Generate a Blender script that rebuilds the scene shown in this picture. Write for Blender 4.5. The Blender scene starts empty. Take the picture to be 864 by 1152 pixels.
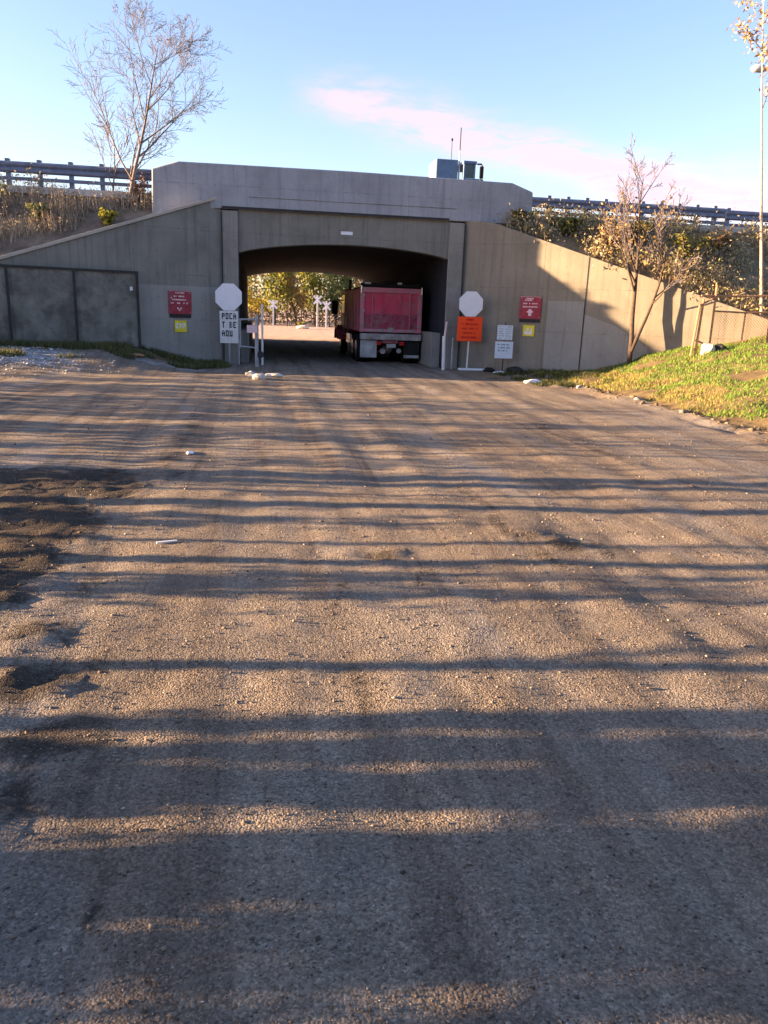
import bpy, bmesh, math, random
import numpy as np
from mathutils import Vector, Matrix, noise as mnoise

rnd = random.Random(7)
rng = np.random.default_rng(11)
SC = bpy.context.scene
COL = SC.collection
PI = math.pi
R = math.radians

# ------------------------------------------------------------------ helpers
def tag(o, label=None, cat=None, group=None, kind=None):
    if label: o['label'] = label
    if cat: o['category'] = cat
    if group: o['group'] = group
    if kind: o['kind'] = kind
    return o

def empty(name, loc=(0, 0, 0), rz=0.0, label=None, cat=None, group=None):
    o = bpy.data.objects.new(name, None)
    o.empty_display_size = .2
    COL.objects.link(o)
    o.location = loc
    o.rotation_euler = (0, 0, rz)
    return tag(o, label, cat, group)

class MB:
    def __init__(s): s.v = []; s.f = []
    def add(s, vs, fs):
        n = len(s.v); s.v += [tuple(p) for p in vs]; s.f += [tuple(i + n for i in f) for f in fs]
    def box(s, x0, x1, y0, y1, z0, z1, M=None):
        vs = [(x, y, z) for z in (z0, z1) for y in (y0, y1) for x in (x0, x1)]
        if M is not None: vs = [M @ Vector(p) for p in vs]
        s.add(vs, [(0, 2, 3, 1), (4, 5, 7, 6), (0, 1, 5, 4), (2, 6, 7, 3), (0, 4, 6, 2), (1, 3, 7, 5)])
        return s
    def prism(s, poly, axis, a, b):
        """extrude a 2-D polygon along an axis ('x','y','z') from a to b"""
        def P(p, t):
            return {'x': (t, p[0], p[1]), 'y': (p[0], t, p[1]), 'z': (p[0], p[1], t)}[axis]
        n = len(poly)
        vs = [P(p, a) for p in poly] + [P(p, b) for p in poly]
        fs = [tuple(range(n)), tuple(range(2 * n - 1, n - 1, -1))]
        fs += [(i, i + n, (i + 1) % n + n, (i + 1) % n) for i in range(n)]
        s.add(vs, fs); return s
    def tube(s, pts, rad, n=6, cap=True):
        pts = [Vector(p) for p in pts]
        if not isinstance(rad, (list, tuple)): rad = [rad] * len(pts)
        base = len(s.v); k = len(pts)
        prev = None
        for i, p in enumerate(pts):
            d = (pts[min(i + 1, k - 1)] - pts[max(i - 1, 0)])
            if d.length < 1e-9: d = Vector((0, 0, 1))
            d.normalize()
            if prev is None:
                a = d.orthogonal().normalized()
            else:
                a = prev - d * prev.dot(d)
                a = a.normalized() if a.length > 1e-6 else d.orthogonal().normalized()
            prev = a; b = d.cross(a)
            for j in range(n):
                t = 2 * PI * j / n
                s.v.append(tuple(p + (a * math.cos(t) + b * math.sin(t)) * rad[i]))
        for i in range(k - 1):
            for j in range(n):
                q = base + i * n; j2 = (j + 1) % n
                s.f.append((q + j, q + j2, q + n + j2, q + n + j))
        if cap:
            s.f.append(tuple(base + j for j in range(n - 1, -1, -1)))
            s.f.append(tuple(base + (k - 1) * n + j for j in range(n)))
        return s
    def cyl(s, c, axis, r, h, n=20):
        c = Vector(c); a = {'x': Vector((1, 0, 0)), 'y': Vector((0, 1, 0)), 'z': Vector((0, 0, 1))}[axis]
        return s.tube([c - a * h / 2, c + a * h / 2], r, n)
    def build(s, name, mat, parent=None, smooth=False, bevel=0.0, loc=None):
        me = bpy.data.meshes.new(name)
        me.from_pydata(s.v, [], s.f); me.update()
        bm = bmesh.new(); bm.from_mesh(me)
        bmesh.ops.recalc_face_normals(bm, faces=bm.faces[:])
        bm.to_mesh(me); bm.free()
        if smooth: me.polygons.foreach_set('use_smooth', [True] * len(me.polygons))
        o = bpy.data.objects.new(name, me); COL.objects.link(o)
        if mat: me.materials.append(mat)
        if parent: o.parent = parent
        if loc is not None: o.location = loc
        if bevel:
            b = o.modifiers.new('Bevel', 'BEVEL'); b.width = bevel; b.segments = 2; b.limit_method = 'ANGLE'; b.angle_limit = R(40)
        return o

def np_mesh(name, V, Fc, mat, parent=None, smooth=False):
    """V (n,3); Fc (m,k) same-size faces"""
    me = bpy.data.meshes.new(name)
    V = np.asarray(V, np.float32); Fc = np.asarray(Fc, np.int32)
    m, k = Fc.shape
    me.vertices.add(len(V)); me.vertices.foreach_set('co', V.ravel())
    me.loops.add(m * k); me.loops.foreach_set('vertex_index', Fc.ravel())
    me.polygons.add(m); me.polygons.foreach_set('loop_start', np.arange(0, m * k, k, dtype=np.int32))
    if smooth: me.polygons.foreach_set('use_smooth', np.ones(m, bool))
    me.update(calc_edges=True); me.validate()
    o = bpy.data.objects.new(name, me); COL.objects.link(o)
    me.materials.append(mat)
    if parent: o.parent = parent
    return o

# ------------------------------------------------------------------ materials
class NT:
    def __init__(s, name):
        s.m = bpy.data.materials.new(name); s.m.use_nodes = True
        s.t = s.m.node_tree; s.n = s.t.nodes; s.l = s.t.links
        s.b = s.n['Principled BSDF']; s.b.inputs['Roughness'].default_value = .9
        s.b.inputs['Specular IOR Level'].default_value = .25
        s.tc = s.n.new('ShaderNodeTexCoord')
    def link(s, a, b): s.l.new(a, b)
    def coord(s, scale=(1, 1, 1), rot=(0, 0, 0), kind='Object'):
        mp = s.n.new('ShaderNodeMapping'); mp.inputs['Scale'].default_value = scale; mp.inputs['Rotation'].default_value = rot
        s.link(s.tc.outputs[kind], mp.inputs['Vector']); return mp.outputs[0]
    def noise(s, co, scale, detail=6, rough=.6, dist=0.):
        n = s.n.new('ShaderNodeTexNoise'); n.inputs['Scale'].default_value = scale; n.inputs['Detail'].default_value = detail
        n.inputs['Roughness'].default_value = rough; n.inputs['Distortion'].default_value = dist
        s.link(co, n.inputs['Vector']); return n.outputs['Fac']
    def voro(s, co, scale, out='Distance'):
        n = s.n.new('ShaderNodeTexVoronoi'); n.inputs['Scale'].default_value = scale
        s.link(co, n.inputs['Vector']); return n.outputs[out]
    def ramp(s, fac, stops):
        r = s.n.new('ShaderNodeValToRGB'); e = r.color_ramp.elements
        while len(e) > 1: e.remove(e[-1])
        for i, (p, c) in enumerate(stops):
            if not isinstance(c, (tuple, list)): c = (c, c, c)
            q = e[0] if i == 0 else e.new(p)
            q.position = p; q.color = (*c[:3], 1)
        s.link(fac, r.inputs[0]); return r.outputs[0]
    def mix(s, fac, a, b, mode='MIX'):
        m = s.n.new('ShaderNodeMix'); m.data_type = 'RGBA'; m.blend_type = mode
        for v, i in ((fac, 0), (a, 6), (b, 7)):
            if isinstance(v, (int, float)): m.inputs[i].default_value = v
            elif isinstance(v, (tuple, list)): m.inputs[i].default_value = (*v[:3], 1)
            else: s.link(v, m.inputs[i])
        return m.outputs[2]
    def math(s, op, a, b=0.0):
        m = s.n.new('ShaderNodeMath'); m.operation = op
        for v, i in ((a, 0), (b, 1)):
            if isinstance(v, (int, float)): m.inputs[i].default_value = v
            else: s.link(v, m.inputs[i])
        return m.outputs[0]
    def bump(s, h, strength=.4, dist=.02, normal=None):
        b = s.n.new('ShaderNodeBump'); b.inputs['Strength'].default_value = strength; b.inputs['Distance'].default_value = dist
        s.link(h, b.inputs['Height'])
        if normal is not None: s.link(normal, b.inputs['Normal'])
        return b.outputs[0]
    def color(s, c):
        if isinstance(c, (tuple, list)): s.b.inputs['Base Color'].default_value = (*c[:3], 1)
        else: s.link(c, s.b.inputs['Base Color'])
    def normal(s, n): s.link(n, s.b.inputs['Normal'])
    def island(s):
        g = s.n.new('ShaderNodeNewGeometry'); return g.outputs['Random Per Island']
    def set(s, **k):
        for a, v in k.items(): s.b.inputs[a.replace('_', ' ')].default_value = v
        return s

def m_plain(name, c, rough=.7, var=.25, scale=6., metal=0., bump=0., spec=.3, dirt=None):
    t = NT(name); co = t.coord()
    n = t.noise(co, scale, 5, .65)
    c0 = tuple(x * (1 - var) for x in c); c1 = tuple(min(1, x * (1 + var)) for x in c)
    col = t.ramp(n, [(.3, c0), (.7, c1)])
    if dirt:
        d = t.ramp(t.noise(co, scale * .6, 7, .7, .4), [(.46, 0.), (.62, 1.)])
        col = t.mix(t.math('MULTIPLY', d, dirt[1]), col, dirt[0])
    t.color(col); t.set(Roughness=rough, Metallic=metal, Specular_IOR_Level=spec)
    if bump: t.normal(t.bump(t.noise(co, scale * 5, 6, .7), bump, .01))
    return t.m

def m_concrete(name, base, streak=.5, blotch=.35, warm=0.0, board=0.0):
    t = NT(name); co = t.coord()
    c = base
    n1 = t.noise(co, .9, 7, .62, .3)
    col = t.ramp(n1, [(.25, tuple(x * (1 - blotch) for x in c)), (.5, c), (.78, tuple(x * (1 + blotch * .75) for x in c))])
    st = t.noise(t.coord((4.5, 4.5, .22)), 1.6, 6, .65)
    col = t.mix(t.math('MULTIPLY', t.ramp(st, [(.5, 0.), (.72, 1.)]), streak), col, tuple(x * .42 for x in c))
    ef = t.noise(t.coord((5.5, 5.5, .35)), 1.1, 5, .6)
    col = t.mix(t.math('MULTIPLY', t.ramp(ef, [(.60, 0.), (.78, 1.)]), streak * .45), col, tuple(min(1, x * 1.7) for x in c))
    br = t.n.new('ShaderNodeTexBrick'); br.inputs['Scale'].default_value = 1.; br.inputs['Brick Width'].default_value = 2.44; br.inputs['Row Height'].default_value = 1.22; br.inputs['Mortar Size'].default_value = .010; br.inputs['Mortar Smooth'].default_value = .3; br.offset = 0
    cb = t.n.new('ShaderNodeSeparateXYZ'); t.link(co, cb.inputs[0]); cc = t.n.new('ShaderNodeCombineXYZ'); t.link(cb.outputs[0], cc.inputs[0]); t.link(cb.outputs[2], cc.inputs[1]); t.link(cc.outputs[0], br.inputs['Vector'])
    seam = t.math('MULTIPLY', br.outputs['Fac'], t.ramp(t.noise(co, 1.7, 4, .6), [(.38, 0.), (.6, 1.)]))
    col = t.mix(t.math('MULTIPLY', seam, .7), col, tuple(x * .45 for x in c))
    tv = t.n.new('ShaderNodeTexVoronoi'); tv.voronoi_dimensions = '2D'; tv.inputs['Scale'].default_value = 1.64; tv.inputs['Randomness'].default_value = 0.; t.link(cc.outputs[0], tv.inputs['Vector'])
    hole = t.ramp(tv.outputs['Distance'], [(.030, 1.), (.042, 0.)])
    col = t.mix(t.math('MULTIPLY', hole, .6), col, tuple(x * .35 for x in c))
    rust = t.math('MULTIPLY', t.ramp(t.noise(t.coord((7, 7, .28)), 1.3, 6, .7), [(.63, 0.), (.74, 1.)]), t.ramp(t.noise(co, .55, 3, .5), [(.46, 0.), (.6, .8)]))
    col = t.mix(t.math('MULTIPLY', rust, .6), col, (c[0] * .75, c[1] * .5, c[2] * .33))
    blot = t.ramp(t.noise(co, 3.1, 9, .78, .8), [(.56, 0.), (.66, .45)])
    col = t.mix(blot, col, tuple(x * .6 for x in c))
    sp = t.noise(co, 38, 4, .7)
    col = t.mix(.35, col, t.ramp(sp, [(.3, tuple(x * .6 for x in c)), (.7, tuple(x * 1.35 for x in c))]))
    t.color(col); t.set(Roughness=.92, Specular_IOR_Level=.2)
    h = t.math('ADD', t.math('MULTIPLY', n1, .6), t.math('MULTIPLY', sp, .25))
    pits = t.math('MULTIPLY', t.ramp(t.voro(co, 9), [(.0, 0.), (.12, 1.)]), .15)
    h = t.math('SUBTRACT', t.math('ADD', h, pits), t.math('MULTIPLY', seam, .25))
    if board:
        w = t.n.new('ShaderNodeTexWave'); w.wave_type = 'BANDS'; w.bands_direction = 'Z'; w.inputs['Scale'].default_value = 1.1; w.inputs['Distortion'].default_value = .6
        t.link(co, w.inputs['Vector']); h = t.math('ADD', h, t.math('MULTIPLY', t.ramp(w.outputs['Fac'], [(0., 0.), (.06, 1.)]), board))
    t.normal(t.bump(h, .55, .02))
    return t.m

def m_leaf(name, cols, trans=.25, rough=.6):
    t = NT(name)
    k = len(cols)
    t.color(t.ramp(t.island(), [(i / max(1, k - 1), c) for i, c in enumerate(cols)]))
    t.set(Roughness=rough, Specular_IOR_Level=.2)
    t.b.inputs['Transmission Weight'].default_value = 0
    if trans:
        tr = t.n.new('ShaderNodeBsdfTranslucent'); mx = t.n.new('ShaderNodeMixShader'); mx.inputs[0].default_value = trans
        out = t.n['Material Output']
        t.link(t.b.inputs['Base Color'].links[0].from_socket, tr.inputs['Color'])
        t.link(t.b.outputs[0], mx.inputs[1]); t.link(tr.outputs[0], mx.inputs[2]); t.link(mx.outputs[0], out.inputs['Surface'])
    return t.m

M = {}
M['concrete'] = m_concrete('wall_concrete', (.208, .204, .185), .9, .55)
M['concrete_right'] = m_concrete('wing_concrete', (.228, .209, .174), .8, .42)
M['parapet'] = m_concrete('parapet_concrete', (.315, .332, .37), .7, .4)
M['pilaster'] = m_concrete('pilaster_concrete', (.24, .233, .216), .9, .55)
M['soffit'] = m_concrete('soffit_concrete', (.03, .034, .05), .4, .3, board=.4)  # tunnel gloom put into the colour, blue-black against the other concrete
M['paint_shade_patch'] = m_concrete('paint_shade_concrete', (.285, .28, .262), .5, .3)
M['coping'] = m_concrete('coping_concrete', (.42, .38, .33), .2, .3)
M['fence_metal'] = m_plain('weathered_sheet_metal', (.18, .177, .160), .75, .35, 2.2, 0., .3, dirt=((.05, .045, .035), .6))
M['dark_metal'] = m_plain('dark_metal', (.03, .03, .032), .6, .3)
M['galv'] = m_plain('galvanised_steel', (.33, .35, .39), .5, .2, 9, .35)
M['rail_blue'] = m_plain('weathered_guardrail_steel', (.15, .18, .26), .55, .25, 7, .2)
M['rust'] = m_plain('rusty_pipe', (.34, .19, .11), .85, .45, 14, 0., .3)
M['white_paint'] = m_plain('white_paint', (.72, .72, .74), .5, .08, 8, dirt=((.4, .38, .35), .35))
M['sign_white'] = m_plain('sign_white', (.78, .79, .86), .45, .05, 5)
M['placard'] = m_plain('placard_white', (.62, .70, .80), .5, .08, 6)
M['sign_black'] = m_plain('sign_black', (.02, .02, .022), .5, .2)
M['sign_red'] = m_plain('sign_red', (.30, .028, .048), .6, .25, 5, dirt=((.24, .09, .10), .55))
M['sign_orange'] = m_plain('sign_orange', (.95, .075, .015), .45, .08, 5)
M['sign_orange_text'] = m_plain('sign_orange_text', (.55, .012, .01), .5, .1)
M['sign_yellow'] = m_plain('sign_yellow', (.70, .58, .03), .5, .12, 7)
M['sign_pink'] = m_plain('sign_pale_lettering', (.72, .52, .56), .5, .1)
M['rag'] = m_plain('dark_rubber', (.02, .02, .02), .85, .4)
M['rock'] = m_plain('pale_rock', (.62, .56, .47), .9, .25, 9, 0., .5)
M['grey_rock'] = m_plain('grey_rubble', (.28, .27, .27), .9, .3, 9, 0., .5)
M['litter'] = m_plain('white_litter', (.75, .76, .80), .7, .1)
M['truck_red'] = m_plain('dusty_red_paint', (.68, .065, .14), .45, .15, 2.5, dirt=((.44, .22, .23), .45))
M['truck_rim'] = m_plain('faded_red_paint', (.66, .20, .28), .5, .15, 3, dirt=((.40, .30, .29), .5))
M['truck_dust'] = m_plain('dusty_steel', (.42, .38, .37), .8, .3, 5, dirt=((.22, .17, .15), .6))
M['truck_red_dirty'] = m_plain('mud_splashed_red', (.36, .06, .10), .7, .4, 5.5, dirt=((.36, .24, .23), .55))
M['flap_white'] = m_plain('pale_mud_flap', (.50, .49, .50), .75, .25, 5, dirt=((.2, .17, .15), .5))
M['rubber'] = m_plain('tyre_rubber', (.018, .018, .018), .85, .3)
M['tail_red'] = m_plain('tail_lamp_red', (.5, .01, .01), .25, .1)
M['chrome'] = m_plain('dull_chrome', (.6, .6, .62), .25, .1, 5, .9)
M['glass'] = m_plain('dark_glass', (.03, .045, .06), .08, .1, 3, 0, 0, .6)
M['cab_white'] = m_plain('cab_white_paint', (.55, .53, .55), .4, .1, 4)
M['truck_blue'] = m_plain('blue_grey_steel', (.12, .19, .30), .5, .2, 5)
M['pole'] = m_plain('weathered_pole_wood', (.42, .31, .25), .85, .35, 12)
M['bark'] = m_plain('grey_bark', (.17, .145, .14), .95, .4, 18, 0., .6)
M['bark_dark'] = m_plain('dark_bark', (.075, .055, .045), .95, .4, 18, 0., .6)
M['bark_pale'] = m_plain('pale_bark', (.40, .30, .25), .9, .35, 18, 0., .5)
M['twig'] = m_plain('twig_bark', (.14, .125, .14), .95, .3, 20)
M['asphalt'] = m_plain('asphalt', (.055, .055, .058), .95, .25, 20, 0., .4)
M['kerb'] = m_plain('kerb_concrete', (.55, .53, .50), .9, .15, 6, 0., .3)

# ------------------------------------------------------------------ place: bridge frame (u along the face, d into the tunnel, z up)
A0 = Vector((-4.42, 23.11, 0)); YAW = R(9.5)
U = Vector((math.cos(YAW), math.sin(YAW), 0)); V = Vector((-math.sin(YAW), math.cos(YAW), 0))
def B(u, d, z=0.): return A0 + U * u + V * d + Vector((0, 0, z))
def to_ud(x, y): return ((x - A0.x) * U.x + (y - A0.y) * U.y, (x - A0.x) * V.x + (y - A0.y) * V.y)
WL, WR = 6.15, 6.60           # right face of the opening, end of right pilaster
PHL, PHR = R(17), R(30)       # flare of the wing walls
WRU = 6.62
def left_line(u): return -(-.43 - u) * math.tan(PHL)
def right_line(u): return -(u - WRU) * math.tan(PHR)
def left_top(m): return max(.5, 4.55 - .345 * m)
def right_top(m): return 4.30 if m < .72 else max(1.15, 4.30 - .325 * (m - .72))

def sst(a, b, x):
    t = np.clip((x - a) / (b - a), 0, 1); return t * t * (3 - 2 * t)

FOOT = [(1.5, 40), (3.4, 24.5), (4.3, 20.2), (4.7, 17.6), (5.1, 15.3), (5.3, 13.2), (5.8, 10.6), (7.5, 8.3), (14, 5.5), (60, 2)]
def y_foot(x): return np.interp(x, [p[0] for p in FOOT], [p[1] for p in FOOT])

def wob(x, y):
    return .7 * np.sin(x * 2.3 + y * .9) * np.sin(y * 1.7 - x * .6) + .45 * np.sin(x * 5.1 - y * 2.7 + 1.) * np.sin(y * 4.3 + x * 1.9)

def ground_h(x, y):
    """smooth terrain height (no small relief); works on arrays"""
    x = np.asarray(x, float); y = np.asarray(y, float)
    u = (x - A0.x) * U.x + (y - A0.y) * U.y; d = (x - A0.x) * V.x + (y - A0.y) * V.y
    dl = left_line(0) * 0 - (np.maximum(0, -.43 - u)) * math.tan(PHL)
    hl = .48 * sst(-.9, -3.4, u) * sst(-5.0, -.3, d - dl)
    far = sst(24, 16, d)
    q = y - y_foot(x) + wob(x, y)
    H = np.interp(x, [3, 4.5, 6, 8, 10, 14, 20], [.03, .09, .2, .92, 1.3, 1.6, 1.8])
    hr = H * sst(0., 5.5, q) * sst(1.5, 5, x)
    hr = hr + .10 * sst(-1.2, .9, q) * sst(2.2, -.4, q) * sst(3.9, 4.9, x)
    return (hl + hr) * far

# ------------------------------------------------------------------ ground
def m_ground():
    t = NT('gravel_ground'); co = t.coord()
    at = t.n.new('ShaderNodeAttribute'); at.attribute_name = 'zone'
    sep = t.n.new('ShaderNodeSeparateColor'); t.link(at.outputs['Color'], sep.inputs[0])
    mud, pale, soil = sep.outputs[0], sep.outputs[1], sep.outputs[2]
    lit = at.outputs['Alpha']  # ground past the tunnel: sandy tan, with sunlit brightness put into its colour
    big = t.noise(co, .35, 6, .6, .4)
    mid = t.noise(co, 2.6, 7, .65, .3)
    fine = t.noise(co, 55, 6, .75)
    grain = t.voro(co, 120, 'Color'); graind = t.voro(co, 120)
    grain2 = t.voro(co, 45); 
    def dotp(vec):
        m = t.n.new('ShaderNodeVectorMath'); m.operation = 'DOT_PRODUCT'; t.link(co, m.inputs[0]); m.inputs[1].default_value = vec; return m.outputs['Value']
    def along(su, sd):
        c = t.n.new('ShaderNodeCombineXYZ'); t.link(t.math('MULTIPLY', dotp(U), su), c.inputs[0]); t.link(t.math('MULTIPLY', dotp(V), sd), c.inputs[1]); return c.outputs[0]
    tr = t.noise(along(2.0, .10), 1.6, 6, .62, .2)       # worn wheel lines running to the tunnel
    tr2 = t.noise(along(9., .35), 1.5, 5, .65, .3)
    col = t.ramp(mid, [(.25, (.152, .122, .092)), (.5, (.238, .195, .148)), (.75, (.322, .268, .208))])
    col = t.mix(t.ramp(big, [(.4, 0.), (.62, .75)]), col, (.24, .21, .175))
    col = t.mix(t.ramp(tr, [(.44, 0.), (.62, .75)]), col, (.14, .112, .088))
    col = t.mix(t.math('MULTIPLY', t.ramp(tr2, [(.52, 0.), (.66, .7)]), t.ramp(tr, [(.40, 0.), (.6, 1.)])), col, (.095, .078, .064))
    col = t.mix(t.ramp(t.noise(along(1.1, .22), .9, 6, .6, .3), [(.54, 0.), (.68, .6)]), col, (.27, .255, .24))
    gs = t.n.new('ShaderNodeSeparateColor'); t.link(grain, gs.inputs[0])
    stone = t.ramp(gs.outputs[0], [(0., .45), (.35, .8), (.7, 1.1), (.92, 1.4), (1., 1.8)])
    col = t.mix(.62, col, t.mix(1., col, stone, 'MULTIPLY'))
    col = t.mix(.5, col, t.mix(1., col, t.ramp(fine, [(.3, .45), (.7, 1.6)]), 'MULTIPLY'))
    nz = t.noise(co, 2.4, 9, .8, .9)
    def zone(a, lo=.35, hi=.6):
        return t.ramp(t.math('ADD', t.math('MULTIPLY', a, .75), t.math('MULTIPLY', t.math('SUBTRACT', nz, .5), 1.5)), [(lo, 0.), (hi, 1.)])
    mz = t.math('MULTIPLY', zone(mud), .92); pz = zone(pale); sz = zone(soil, .25, .5)
    col = t.mix(mz, col, t.ramp(fine, [(.3, (.018, .015, .012)), (.55, (.052, .042, .034)), (.8, (.16, .13, .105))]))
    col = t.mix(pz, col, t.ramp(fine, [(.3, (.24, .25, .28)), (.7, (.52, .54, .58))]))
    col = t.mix(sz, col, t.ramp(mid, [(.3, (.085, .062, .04)), (.5, (.15, .115, .06)), (.7, (.25, .19, .10))]))
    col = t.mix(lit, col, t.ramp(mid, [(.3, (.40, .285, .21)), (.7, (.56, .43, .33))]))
    t.color(col); t.set(Roughness=.95, Specular_IOR_Level=.15)
    h1 = t.math('ADD', t.math('MULTIPLY', mid, .5), t.math('MULTIPLY', t.noise(co, 12, 7, .7), .35))
    n1 = t.bump(h1, .7, .05)
    h2 = t.math('SUBTRACT', t.math('MULTIPLY', fine, .8), t.math('MULTIPLY', graind, .9))
    h2 = t.math('SUBTRACT', h2, t.math('MULTIPLY', grain2, .5))
    n2 = t.bump(h2, .85, .011, n1)
    t.normal(n2)
    return t.m

def axis_lines(segs):
    out = []
    for a, b, st in segs:
        out += list(np.arange(a, b, st))
    return np.array(out + [segs[-1][1]])
gx = axis_lines([(-400, -60, 40), (-60, -20, 2.5), (-20, -9, .5), (-9, -3.2, .14), (-3.2, 3.2, .07), (3.2, 9, .14), (9, 24, .5), (24, 60, 3), (60, 400, 40)])
gy = axis_lines([(-60, -6, 6), (-6, .9, .6), (.9, 5, .045), (5, 9, .075), (9, 14, .13), (14, 26, .25), (26, 60, 1.2), (60, 140, 4), (140, 700, 40)])
GX, GY = np.meshgrid(gx, gy)
GZ = ground_h(GX, GY)
rel = np.zeros_like(GZ)
MUDP = [(-3.4, 6.7, .7), (-2.75, 6.9, .6), (-3.5, 5.9, .6), (-2.4, 5.3, .45), (-3.0, 6.1, .6), (-2.6, 5.6, .5), (-2.5, 5.0, .42), (-2.25, 4.5, .36), (-2.15, 4.0, .28), (-2.4, 6.6, .35), (-1.5, 3.05, .22), (-1.28, 2.55, .2), (-1.2, 2.2, .16), (-1.7, 3.5, .18), (.02, 5.0, .18), (1.0, 5.6, .2), (1.35, 5.4, .18)]
zone = np.zeros((*GZ.shape, 4))
for (mx, my, mr) in MUDP:
    zone[..., 0] = np.maximum(zone[..., 0], sst(1.5, .3, np.hypot((GX - mx), (GY - my) * .8) / mr) * (1 if mr > .21 else .75))
for iy in range(GX.shape[0]):
    for ix in range(GX.shape[1]):
        x, y = GX[iy, ix], GY[iy, ix]
        if abs(x) > 24 or y > 60 or y < -6: continue
        r = .026 * mnoise.fractal(Vector((x * .75, y * .9, 0)), .8, 2.1, 5)
        r += .016 * mnoise.noise(Vector((x * 2.6 + y * .45, y * .22, 5)))        # shallow wheel ruts
        if y < 9.5 and abs(x) < 6: r += .006 * mnoise.fractal(Vector((x * 6, y * 6, 3)), .9, 2.2, 3)
        zz = zone[iy, ix, 0]
        if zz > .02: r += zz * (.036 * mnoise.fractal(Vector((x * 6.5, y * 5.5, 9)), .6, 2.2, 5) + .012)
        q = y - y_foot(x)
        if x > 3.2 and q > -2.5: r += .075 * mnoise.fractal(Vector((x * 1.3, y * 1.3, 7)), .8, 2.1, 4)
        rel[iy, ix] = r
GZ = GZ + rel
Ug = (GX - A0.x) * U.x + (GY - A0.y) * U.y; Dg = (GX - A0.x) * V.x + (GY - A0.y) * V.y
for (xa, ya, xb, yb, wd) in ((-.05, 2.6, -.28, 4.6, .07), (.42, 3.4, .25, 4.8, .05), (-1.0, 2.0, -1.3, 3.6, .10), (-1.45, 2.8, -1.75, 4.6, .09), (1.15, 4.6, .7, 7.5, .10), (1.6, 5.0, 1.2, 7.8, .08), (-.7, 1.5, -.95, 2.3, .06), (-2.0, 6.8, -3.0, 12.0, .16), (2.9, 8.5, 2.0, 13.5, .16)):
    L_ = math.hypot(xb - xa, yb - ya); tx, ty = (xb - xa) / L_, (yb - ya) / L_
    al = (GX - xa) * tx + (GY - ya) * ty; ac = np.abs(-(GX - xa) * ty + (GY - ya) * tx + .05 * np.sin(al * 4))
    zone[..., 0] = np.maximum(zone[..., 0], .62 * sst(wd * 1.7, wd * .3, ac) * sst(-.3, .3, al) * sst(L_ + .3, L_ - .3, al))
zone[..., 1] = .8 * sst(1.35, .2, np.hypot((GX + 10.2) / 4.2, (GY - 18.9) / 1.9)) + .55 * sst(1.2, .3, np.hypot((GX + 5.6) / 2.0, (GY - 20.2) / .7))
zone[..., 2] = np.maximum(sst(-.6, 2.2, GY - y_foot(GX) + wob(GX, GY)) * sst(3.4, 4.4, GX), .9 * sst(-1.9, -.9, Dg - (-(np.maximum(0, -.43 - Ug)) * math.tan(PHL))) * sst(-.4, -1.4, Ug)) * sst(26, 20, Dg)
zone[..., 2] = np.maximum(zone[..., 2], .55 * sst(1.7, .6, np.hypot((GX - 4.0) / 1.7, (GY - 21.8) / 2.2)))
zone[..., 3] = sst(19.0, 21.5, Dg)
ny, nx = GX.shape
idx = np.arange(ny * nx).reshape(ny, nx)
Fq = np.stack([idx[:-1, :-1].ravel(), idx[:-1, 1:].ravel(), idx[1:, 1:].ravel(), idx[1:, :-1].ravel()], 1)
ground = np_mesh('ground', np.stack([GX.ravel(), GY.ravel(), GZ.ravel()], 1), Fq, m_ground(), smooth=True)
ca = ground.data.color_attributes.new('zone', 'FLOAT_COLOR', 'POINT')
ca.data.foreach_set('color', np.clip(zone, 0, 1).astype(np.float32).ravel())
tag(ground, 'brown gravel and dirt yard rising to a mound on one side', 'ground', kind='structure')

from bisect import bisect_right
def gz(x, y):
    i = min(max(bisect_right(gx, x) - 1, 0), nx - 2); j = min(max(bisect_right(gy, y) - 1, 0), ny - 2)
    a = (x - gx[i]) / (gx[i + 1] - gx[i]); b = (y - gy[j]) / (gy[j + 1] - gy[j])
    return float((GZ[j, i] * (1 - a) + GZ[j, i + 1] * a) * (1 - b) + (GZ[j + 1, i] * (1 - a) + GZ[j + 1, i + 1] * a) * b)
def gza(x, y):
    i = np.clip(np.searchsorted(gx, x, 'right') - 1, 0, nx - 2); j = np.clip(np.searchsorted(gy, y, 'right') - 1, 0, ny - 2)
    a = (x - gx[i]) / (gx[i + 1] - gx[i]); b = (y - gy[j]) / (gy[j + 1] - gy[j])
    return (GZ[j, i] * (1 - a) + GZ[j, i + 1] * a) * (1 - b) + (GZ[j + 1, i] * (1 - a) + GZ[j + 1, i + 1] * a) * b

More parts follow.
